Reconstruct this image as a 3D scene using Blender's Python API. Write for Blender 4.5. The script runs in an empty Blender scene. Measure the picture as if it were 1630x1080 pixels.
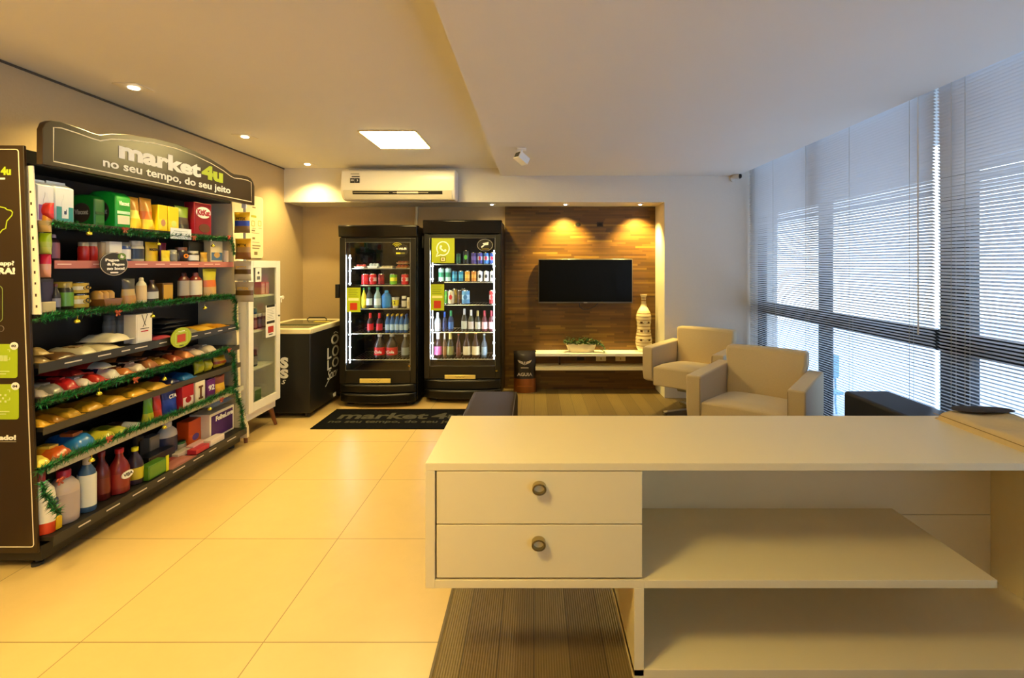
import bpy, math, random
from mathutils import Matrix, Vector
random.seed(7)
S = bpy.context.scene
COL = S.collection
PI = math.pi
# ---------------------------------------------------------------- camera
F = 772.0; CX = 851.0; CY = 421.0; EYE = 1.35
cam_d = bpy.data.cameras.new('camera'); cam = bpy.data.objects.new('camera', cam_d); COL.objects.link(cam)
cam_d.sensor_width = 36; cam_d.lens = F/1630*36; cam_d.shift_x = (815-CX)/1630; cam_d.shift_y = -(540-CY)/1630
cam_d.clip_start = .02
cam.location = (0, 0, EYE); cam.rotation_euler = (PI/2, 0, 0)
S.camera = cam
# ---------------------------------------------------------------- world, view
W = bpy.data.worlds.new('sky'); S.world = W; W.use_nodes = True
nt = W.node_tree; bg = nt.nodes['Background']
tc = nt.nodes.new('ShaderNodeTexCoord'); sp = nt.nodes.new('ShaderNodeSeparateXYZ'); rp = nt.nodes.new('ShaderNodeValToRGB')
nt.links.new(tc.outputs['Generated'], sp.inputs[0]); nt.links.new(sp.outputs['Z'], rp.inputs[0]); nt.links.new(rp.outputs[0], bg.inputs[0])
rp.color_ramp.elements[0].color = (.70, .84, 1, 1); rp.color_ramp.elements[0].position = 0
rp.color_ramp.elements[1].color = (.45, .66, 1, 1); rp.color_ramp.elements[1].position = .5
bg.inputs[1].default_value = 5.5
S.view_settings.view_transform = 'Standard'; S.view_settings.look = 'None'
S.view_settings.gamma = 1; S.view_settings.use_curve_mapping = False
S.view_settings.exposure = 0.0
WARM = (1, .74, .25); WARMW = (1, .76, .28)
DOWN_W = 85; NICHE_W = 170; PANEL_E = 72

# ---------------------------------------------------------------- helpers
def lin(c):
    if isinstance(c, str):
        c = [int(c[i:i+2], 16)/255 for i in (0, 2, 4)]
        return tuple(x/12.92 if x <= .04045 else ((x+.055)/1.055)**2.4 for x in c)
    return tuple(c[:3])
MC = {}
def M(c, rough=.5, metal=0, emit=0, noise=0, nscale=30, bump=0, coat=0, spec=.5, sheen=0):
    k = (c, rough, metal, emit, noise, nscale, bump, coat, spec, sheen)
    if k in MC: return MC[k]
    m = bpy.data.materials.new('m_%s' % (c if isinstance(c, str) else len(MC))); m.use_nodes = True
    n = m.node_tree; b = n.nodes['Principled BSDF']; col = lin(c)
    b.inputs['Base Color'].default_value = (*col, 1); b.inputs['Roughness'].default_value = rough
    b.inputs['Metallic'].default_value = metal; b.inputs['Specular IOR Level'].default_value = spec
    if coat: b.inputs['Coat Weight'].default_value = coat; b.inputs['Coat Roughness'].default_value = .15
    if sheen: b.inputs['Sheen Weight'].default_value = sheen
    if emit: b.inputs['Emission Color'].default_value = (*col, 1); b.inputs['Emission Strength'].default_value = emit
    if noise or bump:
        t = n.nodes.new('ShaderNodeTexCoord'); q = n.nodes.new('ShaderNodeTexNoise'); q.inputs['Scale'].default_value = nscale; q.inputs['Detail'].default_value = 4
        n.links.new(t.outputs['Object'], q.inputs['Vector'])
        if noise:
            mx = n.nodes.new('ShaderNodeMix'); mx.data_type = 'RGBA'
            mx.inputs[6].default_value = (*[x*(1-noise) for x in col], 1); mx.inputs[7].default_value = (*[min(1, x*(1+noise)) for x in col], 1)
            n.links.new(q.outputs['Fac'], mx.inputs[0]); n.links.new(mx.outputs[2], b.inputs['Base Color'])
        if bump:
            bp = n.nodes.new('ShaderNodeBump'); bp.inputs['Strength'].default_value = bump; bp.inputs['Distance'].default_value = .01
            n.links.new(q.outputs['Fac'], bp.inputs['Height']); n.links.new(bp.outputs[0], b.inputs['Normal'])
    MC[k] = m; return m
def glass(name, tint=(1, 1, 1), refl=.08, rough=.02):
    if name in MC: return MC[name]
    m = bpy.data.materials.new(name); m.use_nodes = True; n = m.node_tree; n.nodes.clear()
    o = n.nodes.new('ShaderNodeOutputMaterial'); t = n.nodes.new('ShaderNodeBsdfTransparent'); g = n.nodes.new('ShaderNodeBsdfGlossy'); mx = n.nodes.new('ShaderNodeMixShader')
    lf = n.nodes.new('ShaderNodeLayerWeight'); lf.inputs[0].default_value = .5; pw = n.nodes.new('ShaderNodeMath'); pw.operation = 'POWER'; pw.inputs[1].default_value = 4; n.links.new(lf.outputs['Facing'], pw.inputs[0]); lw = n.nodes.new('ShaderNodeMath'); lw.operation = 'MULTIPLY_ADD'; lw.inputs[1].default_value = .7; lw.inputs[2].default_value = .03; n.links.new(pw.outputs[0], lw.inputs[0])
    t.inputs[0].default_value = (*tint, 1); g.inputs['Roughness'].default_value = rough
    n.links.new(lw.outputs[0], mx.inputs[0]); n.links.new(t.outputs[0], mx.inputs[1]); n.links.new(g.outputs[0], mx.inputs[2]); n.links.new(mx.outputs[0], o.inputs[0])
    MC[name] = m; return m

class MB:
    def __init__(s): s.v = []; s.f = []; s.mi = []; s.mats = []
    def m(s, mat):
        if mat not in s.mats: s.mats.append(mat)
        return s.mats.index(mat)
    def add(s, vs, fs, mat):
        o = len(s.v); s.v += [tuple(v) for v in vs]; k = s.m(mat)
        for f in fs: s.f.append(tuple(i+o for i in f)); s.mi.append(k)
        return s
    def box(s, x0, x1, y0, y1, z0, z1, mat):
        vs = [(x, y, z) for x in (x0, x1) for y in (y0, y1) for z in (z0, z1)]
        return s.add(vs, [(0, 1, 3, 2), (4, 6, 7, 5), (0, 4, 5, 1), (2, 3, 7, 6), (0, 2, 6, 4), (1, 5, 7, 3)], mat)
    def prism(s, pts, a, b, mat, axis='y'):
        # polygon pts (p,q) extruded a..b along axis ; y: (x,z)  x: (y,z)  z: (x,y)
        def mk(p, q, t): return {'y': (p, t, q), 'x': (t, p, q), 'z': (p, q, t)}[axis]
        n = len(pts); vs = [mk(p, q, a) for p, q in pts]+[mk(p, q, b) for p, q in pts]
        fs = [tuple(range(n))[::-1], tuple(range(n, 2*n))]+[(i, (i+1) % n, n+(i+1) % n, n+i) for i in range(n)]
        return s.add(vs, fs, mat)
    def lathe(s, prof, mat, seg=20, sx=1, sy=1, c=(0, 0, 0), mats=None):
        vs = []; n = len(prof)
        for r, z in prof:
            for i in range(seg):
                a = 2*PI*i/seg; vs.append((c[0]+r*sx*math.cos(a), c[1]+r*sy*math.sin(a), c[2]+z))
        o = len(s.v); s.v += vs
        for j in range(n-1):
            k = s.m(mats[j] if mats else mat)
            for i in range(seg):
                s.f.append((o+j*seg+i, o+j*seg+(i+1) % seg, o+(j+1)*seg+(i+1) % seg, o+(j+1)*seg+i)); s.mi.append(k)
        s.f.append(tuple(o+i for i in range(seg))[::-1]); s.mi.append(s.m(mats[0] if mats else mat))
        s.f.append(tuple(o+(n-1)*seg+i for i in range(seg))); s.mi.append(s.m(mats[-1] if mats else mat))
        return s
    def tube(s, pts, r, mat, seg=8, closed=False):
        pts = [Vector(p) for p in pts]; n = len(pts); rings = []
        for i, p in enumerate(pts):
            a = pts[(i-1) % n] if (i or closed) else p; b = pts[(i+1) % n] if (i < n-1 or closed) else p
            t = (b-a).normalized(); u = Vector((0, 0, 1)) if abs(t.z) < .9 else Vector((1, 0, 0))
            x = t.cross(u).normalized(); y = t.cross(x)
            rr = r[i] if isinstance(r, (list, tuple)) else r
            rings.append([p+x*rr*math.cos(2*PI*k/seg)+y*rr*math.sin(2*PI*k/seg) for k in range(seg)])
        vs = [v for q in rings for v in q]; fs = []
        for j in range(n if closed else n-1):
            for k in range(seg):
                fs.append((j*seg+k, j*seg+(k+1) % seg, ((j+1) % n)*seg+(k+1) % seg, ((j+1) % n)*seg+k))
        if not closed: fs += [tuple(range(seg)), tuple((n-1)*seg+k for k in range(seg))]
        return s.add(vs, fs, mat)
    def ribbon(s, pts, w, t, mat, y=0, closed=False):
        # flat line of width w on the local xz plane, thickness t towards -y
        n = len(pts); L = []; R = []
        for i, p in enumerate(pts):
            a = pts[(i-1) % n] if (i or closed) else p; b = pts[(i+1) % n] if (i < n-1 or closed) else p
            dx, dz = b[0]-a[0], b[1]-a[1]; l = math.hypot(dx, dz) or 1; nx, nz = -dz/l*w/2, dx/l*w/2
            L.append((p[0]+nx, p[1]+nz)); R.append((p[0]-nx, p[1]-nz))
        for i in range(n if closed else n-1):
            j = (i+1) % n; s.prism([L[i], L[j], R[j], R[i]], y, y-t, mat)
        return s
    def build(s, name, parent=None, bev=0, smooth=True, loc=None, rz=None, seg=2, ang=35, fix=True):
        me = bpy.data.meshes.new(name); me.from_pydata(s.v, [], s.f)
        for m in s.mats: me.materials.append(m)
        me.polygons.foreach_set('material_index', s.mi)
        if fix:
            import bmesh
            bm = bmesh.new(); bm.from_mesh(me); bmesh.ops.recalc_face_normals(bm, faces=bm.faces); bm.to_mesh(me); bm.free()
        if smooth:
            me.polygons.foreach_set('use_smooth', [True]*len(me.polygons)); me.set_sharp_from_angle(angle=math.radians(ang))
        o = bpy.data.objects.new(name, me); COL.objects.link(o)
        if bev:
            b = o.modifiers.new('bevel', 'BEVEL'); b.width = bev; b.segments = seg; b.limit_method = 'ANGLE'; b.angle_limit = math.radians(40)
        if parent: o.parent = parent
        if loc is not None: o.location = loc
        if rz is not None: o.rotation_euler = (0, 0, rz)
        return o
def tag(o, label, cat, group=None, kind=None):
    o['label'] = label; o['category'] = cat
    if group: o['group'] = group
    if kind: o['kind'] = kind
    return o
def thing(name, label, cat, loc=(0, 0, 0), rz=0, group=None):
    o = bpy.data.objects.new(name, None); COL.objects.link(o); o.empty_display_size = .05
    o.location = loc; o.rotation_euler = (0, 0, rz); return tag(o, label, cat, group)
def struct(o): o['kind'] = 'structure'; return o
def P(px, py, Y): return ((px-CX)*Y/F, Y, EYE-(py-CY)*Y/F)
def px2X(px, Y): return (px-CX)*Y/F
def py2Z(py, Y): return EYE-(py-CY)*Y/F
FONTC = {}
def text(s, w, h, mat, parent=None, loc=(0, 0, 0), name='lettering', bold=.02, ext=.0012, align='c', shear=0, rz=None, spacing=1.0):
    # text standing on the local xz plane facing -y, fitted to w x h (h = height of the glyph box)
    k = (s, bold, shear, spacing)
    if k not in FONTC:
        cu = bpy.data.curves.new('t', 'FONT'); cu.body = s; cu.offset = bold; cu.extrude = .5; cu.shear = shear; cu.resolution_u = 3; cu.space_character = spacing
        ob = bpy.data.objects.new('t', cu); COL.objects.link(ob)
        dg = bpy.context.evaluated_depsgraph_get(); me = bpy.data.meshes.new_from_object(ob.evaluated_get(dg))
        v = [tuple(q.co) for q in me.vertices]; f = [tuple(p.vertices) for p in me.polygons]
        bpy.data.objects.remove(ob); bpy.data.curves.remove(cu); bpy.data.meshes.remove(me); FONTC[k] = (v, f)
    v, f = FONTC[k]
    if not v: return None
    xs = [a[0] for a in v]; ys = [a[1] for a in v]; x0, x1, y0, y1 = min(xs), max(xs), min(ys), max(ys)
    sx = w/(x1-x0); sy = h/(y1-y0); b = MB(); ox = {'c': -.5, 'l': 0, 'r': -1}[align]*w
    b.add([(ox+(a[0]-x0)*sx, -(a[2]+.5)*ext, (a[1]-y0)*sy) for a in v], f, mat)
    return b.build(name, parent, smooth=False, loc=loc, rz=rz, fix=False)
def ellipse(w, h, n=28, c=(0, 0)): return [(c[0]+w/2*math.cos(2*PI*i/n), c[1]+h/2*math.sin(2*PI*i/n)) for i in range(n)]
def rrect(x0, x1, z0, z1, r, n=5):
    o = []
    for cx, cz, a in ((x1-r, z0+r, -PI/2), (x1-r, z1-r, 0), (x0+r, z1-r, PI/2), (x0+r, z0+r, PI)):
        for i in range(n+1): o.append((cx+r*math.cos(a+PI/2*i/n), cz+r*math.sin(a+PI/2*i/n)))
    return o
def copy_tree(o, parent=None, root=True):
    c = o.copy(); COL.objects.link(c)
    if parent: c.parent = parent
    for ch in list(o.children): copy_tree(ch, c, False)
    return c

# ---------------------------------------------------------------- colours
WHT = M('F2F0EA', .55, noise=.02, nscale=4); BLK = M('0B0A09', .35); BLKM = M('14110E', .6); GREY = M('6A6A68', .5)
CREAM = M('F0E4C8', .5); CHROME = M('C8C4BA', .18, 1); STEEL = M('8E8A80', .3, 1); GOLD = M('D8C060', .22, 1, 0)
TXT = M('F4F2EC', .5); LIME = M('A6BE20', .5); RED = M('C01820', .4); DKT = M('2A2622', .5)
# ---------------------------------------------------------------- room dimensions
XL = -2.527; YB = 4.89; YN = 5.29; ZL = 2.319; ZR = 2.243; ZBEAM = 1.977; XSTEP = -.342; XR = 2.043; XW = 2.30; YREAR = -3.6; ZP = 2.45
XNR = 1.31
# ================================================================= SETTING
def wallmat(name, c, amp=.05, rough=.7):
    return M(c, rough, noise=amp, nscale=60, bump=.12)
TAUPE = wallmat('t', 'B39C76', .03); WALLW = wallmat('w', 'D2CCC2', .02); CEILM = M('DEDAD2', .8, noise=.015, nscale=3)
def tile_mat():
    m = bpy.data.materials.new('porcelain_tiles'); m.use_nodes = True; n = m.node_tree; b = n.nodes['Principled BSDF']
    t = n.nodes.new('ShaderNodeTexCoord'); mp = n.nodes.new('ShaderNodeMapping'); br = n.nodes.new('ShaderNodeTexBrick')
    br.offset = 0; br.squash = 1; br.inputs['Scale'].default_value = 1; br.inputs['Brick Width'].default_value = .653; br.inputs['Row Height'].default_value = .653
    br.inputs['Mortar Size'].default_value = .0022; br.inputs['Mortar Smooth'].default_value = .1; br.inputs['Bias'].default_value = 0
    mp.inputs['Location'].default_value = (.968, -1.731, 0)
    br.inputs['Color1'].default_value = (*lin('CBAE74'), 1); br.inputs['Color2'].default_value = (*lin('C7A96D'), 1); br.inputs['Mortar'].default_value = (*lin('8A7448'), 1)
    n.links.new(t.outputs['Object'], mp.inputs[0]); n.links.new(mp.outputs[0], br.inputs['Vector'])
    q = n.nodes.new('ShaderNodeTexNoise'); q.inputs['Scale'].default_value = 9; q.inputs['Detail'].default_value = 8; q.inputs['Roughness'].default_value = .7; n.links.new(t.outputs['Object'], q.inputs['Vector'])
    r = n.nodes.new('ShaderNodeMapRange'); r.inputs['To Min'].default_value = .90; r.inputs['To Max'].default_value = 1.06; n.links.new(q.outputs['Fac'], r.inputs[0])
    mx = n.nodes.new('ShaderNodeVectorMath'); mx.operation = 'SCALE'; n.links.new(br.outputs[0], mx.inputs[0]); n.links.new(r.outputs[0], mx.inputs['Scale']); n.links.new(mx.outputs[0], b.inputs['Base Color'])
    b.inputs['Roughness'].default_value = .34
    bp = n.nodes.new('ShaderNodeBump'); bp.inputs['Strength'].default_value = .25; bp.inputs['Distance'].default_value = .003; bp.invert = True
    n.links.new(br.outputs['Fac'], bp.inputs['Height']); n.links.new(bp.outputs[0], b.inputs['Normal'])
    return m
def plank_mat(name, cols, row, length, axis='z', seam=.0012, rib=0, rough=.5, fine=0.25, seamcol=.35):
    # strips of random tone; rows stack along one axis, run along the other
    m = bpy.data.materials.new(name); m.use_nodes = True; n = m.node_tree; b = n.nodes['Principled BSDF']; L = n.links.new
    def math_(op, a, c=None, d=None):
        q = n.nodes.new('ShaderNodeMath'); q.operation = op
        for i, v in enumerate((a, c, d)):
            if v is None: continue
            if isinstance(v, (int, float)): q.inputs[i].default_value = v
            else: L(v, q.inputs[i])
        return q.outputs[0]
    t = n.nodes.new('ShaderNodeTexCoord'); s = n.nodes.new('ShaderNodeSeparateXYZ'); L(t.outputs['Object'], s.inputs[0])
    A, B = (s.outputs['Z'], s.outputs['X']) if axis == 'z' else (s.outputs['X'], s.outputs['Y'])
    ra = math_('DIVIDE', A, row); rid = math_('FLOOR', ra); rf = math_('FRACT', ra)
    w1 = n.nodes.new('ShaderNodeTexWhiteNoise'); w1.noise_dimensions = '1D'; L(rid, w1.inputs['W'])
    cb = math_('ADD', math_('DIVIDE', B, length), math_('MULTIPLY', w1.outputs['Value'], 7.3)); cid = math_('FLOOR', cb); cf = math_('FRACT', cb)
    cmb = n.nodes.new('ShaderNodeCombineXYZ'); L(rid, cmb.inputs[0]); L(cid, cmb.inputs[1])
    w2 = n.nodes.new('ShaderNodeTexWhiteNoise'); w2.noise_dimensions = '2D'; L(cmb.outputs[0], w2.inputs['Vector'])
    rp = n.nodes.new('ShaderNodeValToRGB'); L(w2.outputs['Value'], rp.inputs[0])
    while len(rp.color_ramp.elements) < len(cols): rp.color_ramp.elements.new(.5)
    for i, c in enumerate(cols): rp.color_ramp.elements[i].position = i/(len(cols)-1); rp.color_ramp.elements[i].color = (*lin(c), 1)
    mp = n.nodes.new('ShaderNodeMapping'); mp.inputs['Scale'].default_value = (3, 60, 60) if axis == 'z' else (50, 3, 50); L(t.outputs['Object'], mp.inputs[0])
    q = n.nodes.new('ShaderNodeTexNoise'); q.inputs['Scale'].default_value = 1; q.inputs['Detail'].default_value = 5; L(mp.outputs[0], q.inputs['Vector'])
    f = math_('ADD', math_('MULTIPLY', q.outputs['Fac'], fine*2), 1-fine)
    e = math_('MINIMUM', math_('LESS_THAN', rf, 1-seam/row), math_('LESS_THAN', cf, 1-seam/length))
    f = math_('MULTIPLY', f, math_('ADD', math_('MULTIPLY', e, 1-seamcol), seamcol))
    if rib:
        wv = math_('SINE', math_('MULTIPLY', A, 2*PI/rib)); f = math_('MULTIPLY', f, math_('ADD', math_('MULTIPLY', wv, .10), .92))
        bp = n.nodes.new('ShaderNodeBump'); bp.inputs['Strength'].default_value = .5; bp.inputs['Distance'].default_value = .002; L(wv, bp.inputs['Height']); L(bp.outputs[0], b.inputs['Normal'])
    mx = n.nodes.new('ShaderNodeVectorMath'); mx.operation = 'SCALE'; L(rp.outputs[0], mx.inputs[0]); L(f, mx.inputs['Scale']); L(mx.outputs[0], b.inputs['Base Color'])
    b.inputs['Roughness'].default_value = rough
    return m
TILES = tile_mat()
DECK = plank_mat('ribbed_deck', ['6A5836', '725F3C', '645232', '78663F'], .123, 14, 'x', .004, .0088, .45, .12)
STRIP = plank_mat('wood_strips', ['4E3210', '624214', '563A12', '704E1C', '5E4016', '68481A', '48300E', '806024'], .0215, .27, 'z', .0006, 0, .42, .25, .7)
XD = -.341
fl = struct(MB().box(XL-.2, XD, YREAR-.2, YN+.2, -.05, 0, TILES).build('floor', smooth=False))
fw = struct(MB().box(XD, XW+.25, YREAR-.2, YN+.2, -.05, .0, DECK).build('floor_deck', smooth=False)); fw['label'] = 'ribbed brown deck flooring beside the cream tiles'
fw.name = 'floor_deck'
struct(MB().box(XD-.004, XD+.006, YREAR, YN, 0, .002, M('5A4828', .5)).build('trim_1', smooth=False))
struct(MB().box(XL-.15, XL, YREAR-.2, YN+.2, -.0, ZP+.1, TAUPE).build('wall_left', smooth=False))
struct(MB().box(XL, XNR, YN, YN+.15, 0, ZL, TAUPE).build('wall_niche', smooth=False))
struct(MB().box(XL, XNR, YB, YN, ZBEAM, ZL+.03, WALLW).build('wall_beam', smooth=False))
struct(MB().box(XNR, XW+.15, YB, YB+.5, 0, ZP, WALLW).build('wall_back', smooth=False))
struct(MB().box(XL-.15, XW+.25, YREAR-.15, YREAR, 0, ZP, WALLW).build('wall_rear', smooth=False))
cl = struct(MB().box(XL, XSTEP, YREAR, YB, ZL, ZL+.1, CEILM).build('ceiling', smooth=False))
struct(MB().box(XSTEP, XR, YREAR, YB, ZR, ZR+.17, CEILM).build('ceiling_lower', smooth=False))
struct(MB().box(XR, XW+.15, YREAR, YB, ZP, ZP+.1, CEILM).build('ceiling_pocket', smooth=False))
struct(MB().box(XL, XL+.006, YREAR, YB, ZL-.012, ZL-.001, M('4A4034', .7)).build('trim_2', smooth=False))
struct(MB().box(XNR-.9, XNR, YB-.0, YB+.002, ZR, ZR+.002, WALLW).build('trim_3', smooth=False))
# window wall: one dark aluminium frame and its panes
ALU = M('1E2022', .4, .6)
wf = MB(); x0, x1 = XW-.05, XW-.005
spans = [(YB-.10, YB), (3.725, 3.845), (2.50, 2.69), (1.2, 1.32), (0, .12), (YREAR, YREAR+.1)]
for a, b in spans: wf.box(x0, x1, a, b, 0.02, ZP, ALU)
wf.box(x0, x1, YREAR, YB, .87, .985, ALU).box(x0, x1, YREAR, YB, ZP-.08, ZP, ALU).box(x0, x1, YREAR, YB, 0, .06, ALU)
wo = struct(wf.build('window_1', smooth=False))
g = MB(); edges = sorted([s[0] for s in spans]+[s[1] for s in spans])
for i in range(len(spans)-1):
    s1 = sorted(spans)[i][1]; s2 = sorted(spans)[i+1][0]
    g.box(XW-.034, XW-.028, s1, s2, .06, .87, glass('pane')); g.box(XW-.034, XW-.028, s1, s2, .985, ZP-.08, glass('pane'))
gp = g.build('window_pane', wo, smooth=False)
struct(MB().box(XW+.1, XW+9, -6, 12, -.12, -.02, M('C6CEDA', .8, noise=.05, nscale=2)).build('terrace_ground', smooth=False))
struct(MB().box(XW+.1, XW+1.6, -6, 9, 2.5, 2.68, M('A09C92', .8)).build('terrace_overhang', smooth=False))
# wood panel of the niche
wp = MB().box(XD+.02, XNR-.001, YN-.03, YN-.001, .0, .0+.937*1+.06, STRIP).box(XD+.02, XNR-.001, YN-.03, YN-.001, 1.0, ZBEAM-.001, STRIP)
wp.box(XD+.02, XNR-.001, YN-.026, YN-.001, .997, 1.0, BLK)
wpo = wp.build('wood_panel', smooth=False)
tag(wpo, 'wall panel of stacked brown wood strips behind the television', 'wall panel')
for px, r, nm in ((920, 1, 'round'), (955, 0, 'square')):
    Y = YN-.032; x, _, z = P(px, 357.5, Y); mb = MB()
    if r:
        mb.prism(ellipse(.066, .052, 24, (x, z)), Y, Y-.004, M('3A2408', .5)); mb.prism(ellipse(.05, .038, 24, (x, z)), Y-.004, Y-.006, M('070504', .8))
    else: mb.box(x-.034, x+.034, Y-.004, Y, z-.026, z+.026, M('2A1A08', .5)).box(x-.02, x+.02, Y-.006, Y-.004, z-.014, z+.014, M('050403', .7))
    tag(mb.build('junction_box', smooth=False), 'small dark %s socket hole in the wood panel above television' % nm, 'socket')
# ---------------------------------------------------------------- blinds
SLAT = M('D4D8DC', .4, noise=.02, nscale=5); RAILM = M('C8C8C6', .4)
def blind(label, y0, y1, cords, zt=2.40, zb=.06):
    root = thing('venetian_blind', label, 'blind', (2.16, (y0+y1)/2, zb), 0, 'venetian blinds along the glazed wall')
    mb = MB(); n = int((zt-zb-.03)/.0177); L = (y1-y0)/2; w = .0125; a = math.radians(31.5)
    for i in range(n):
        z = .02+i*.0177; j = random.uniform(-.0007, .0007)
        pts = []
        for u, h in ((-1, 0), (-.35, .0018), (.35, .0018), (1, 0)):
            # local x to window (+), inner edge high
            pts.append((u*w*math.cos(a)+h*math.sin(a), z+j-u*w*math.sin(a)+h*math.cos(a)))
        vs = [(p, y, q) for y in (-L, L) for p, q in pts]
        mb.add(vs, [(k, k+1, k+5, k+4) for k in range(3)], SLAT)
    mb.build('slats', root, fix=False)
    MB().box(-.018, .018, -L, L, zt-zb-.03, zt-zb, RAILM).build('head_rail', root, .002)
    MB().box(-.012, .012, -L, L, 0, .014, RAILM).build('bottom_rail', root, .003)
    for c in cords:
        MB().tube([(-.0125, c-(y0+y1)/2, .01), (-.0125, c-(y0+y1)/2, zt-zb-.02)], .0012, M('B9B7B0', .7), 6).tube([(.0125, c-(y0+y1)/2, .01), (.0125, c-(y0+y1)/2, zt-zb-.02)], .0012, M('B9B7B0', .7), 6).build('ladder_cord', root)
    return root
b1 = blind('white venetian blind between the back wall and the bright vertical gap', 2.622, 4.868, (2.78, 3.31, 3.84, 4.37, 4.74))
b2 = blind('white venetian blind nearest the camera, right of the bright gap', .55, 2.596, (2.50, 2.42, 1.9, 1.4, .9))
b3 = blind('white venetian blind behind the photographer', -1.55, .53, (.3, -.5))
MB().tube([(-.03, -1.05, 2.3), (-.03, -1.052, .9)], .004, M('D8D8D8', .3, 0, 0), 8).build('tilt_wand', b1)
# ---------------------------------------------------------------- lamps
def spotlight(nm, x, y, z, label, group, power, ang=80, col=WARM, sq=True, s=.13, blend=.6, tilt=0):
    r = thing(nm, label, 'ceiling light', (x, y, z), 0, group); h = s/2
    rim = MB()
    if sq: rim.prism([(-h, -h), (h, -h), (h, h), (-h, h)], -.004, 0, M('D8D0BC', .4), 'z')
    else: rim.lathe([(h, -.004), (h, 0)], M('E8E4DA', .4), 20)
    rim.build('trim_plate', r)
    MB().lathe([(h*.34, -.010), (h*.40, -.008), (h*.4, -.004)], M((1, .86, .60), .5, 0, 14), 20).build('bulb', r)
    l = bpy.data.lights.new(nm+'_beam', 'SPOT'); l.energy = power; l.color = col; l.spot_size = math.radians(ang); l.spot_blend = blend; l.shadow_soft_size = .025
    lo = bpy.data.objects.new('lamp', l); COL.objects.link(lo); lo.parent = r; lo.location = (0, 0, -.02); lo.rotation_euler = (math.radians(tilt), 0, 0)
    return r
G1 = 'recessed downlights along the left wall'
for i, (y, d) in enumerate(((2.65, 'nearest above the shop sign'), (3.667, 'above the white cabinet'), (4.675, 'in the far corner beside the air conditioner'), (1.65, 'behind the shop sign left of the view'), (.65, 'level with the camera'), (-.35, 'behind the camera'), (-1.35, 'farthest behind the camera'))):
    spotlight('recessed_downlight', -2.19, y, ZL, 'square recessed ceiling downlight '+d, G1, DOWN_W, 125, blend=.85)
G2 = 'small round spots under the niche soffit'
for px, d, pw in ((783, 'above the tall right fridge', NICHE_W*.15), (900, 'above the television, left one', NICHE_W), (1019, 'above the vase, right one', NICHE_W)):
    Y = 5.06; spotlight('niche_spot', px2X(px, Y), Y, ZBEAM, 'small round spot in the niche soffit '+d, G2, pw, 100, (1, .72, .18), False, .075, .8, 14)
def panel_light(x, y, label):
    r = thing('panel_light', label, 'ceiling light', (x, y, ZL), 0, 'square panel lights in the left ceiling'); w, l = .2, .245
    MB().prism([(-w-.015, -l-.015), (w+.015, -l-.015), (w+.015, l+.015), (-w-.015, l+.015)], -.006, 0, M('D8C48C', .4), 'z').build('frame', r, .002)
    MB().prism([(-w, -l), (w, -l), (w, l), (-w, l)], -.009, -.006, M(WARMW, .5, 0, PANEL_E), 'z').build('diffuser', r)
panel_light(-1.07, 3.77, 'bright square panel light in the ceiling before the air conditioner')
panel_light(-.95, .53, 'square panel light in the ceiling above the desk front')
# small white spot on the lower ceiling
x, y = -.10, 3.75
r = thing('ceiling_spotlight', 'small white cube spotlight on the lower ceiling near the step', 'spotlight', (x, y, ZR))
MB().prism(rrect(-.035, .035, -.04, .04, .01), -.008, 0, WHT, 'z').build('mount_plate', r, .001)
MB().tube([(0, 0, -.008), (0, 0, -.05)], .007, WHT).build('stem', r)
o = MB().box(-.034, .034, -.05, .05, -.028, .028, M('E8E4DA', .4)).box(-.026, .026, -.053, -.05, -.021, .021, M('2A2825', .4)).build('lamp_head', r, .004); o.location = (-.0, -.005, -.075); o.rotation_euler = (math.radians(-28), 0, math.radians(-48))
# security camera
x, y, z = P(1165, 283, YB)
r = thing('security_camera', 'small white security camera with dark lens in the back corner', 'camera', (x, YB, z))
MB().prism(ellipse(.05, .085, 20), 0, -.02, M('D8D4CC', .4)).build('wall_mount', r)
MB().tube([(0, -.015, 0), (.03, -.05, .005)], .012, M('D8D4CC', .4)).build('arm', r)
MB().tube([(-.0, -.04, .006), (.045, -.085, .0)], [.026, .028], M('D8D4CC', .4), 14).build('camera_body', r)
MB().tube([(.045, -.085, 0), (.053, -.093, -.001)], [.027, .02], M('180A06', .2), 14).build('lens', r)
# wall hook and pipe
x, y, z = XL, 4.8, py2Z(473, 4.85)
tag(MB().tube([(XL, y, z), (XL+.03, y, z)], .012, WHT, 12).tube([(XL+.03, y, z), (XL+.04, y, z)], .018, WHT, 12).tube([(XL+.02, y, z), (XL+.02, y, z-.05)], .006, WHT).build('wall_hook'), 'small white knob hook on the tan wall above the freezer', 'hook')
a = P(664, 327, YN-.02); b = P(660, 356, YN-.02)
tag(MB().tube([(a[0]-.005, YN-.02, ZBEAM), (a[0]-.008, YN-.02, 1.9), (b[0], YN-.02, 1.55)], .016, M('D8CCA8', .5), 10).build('air_conditioner_pipe'), 'white pipe running down the niche wall between the two fridges', 'pipe')
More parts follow.
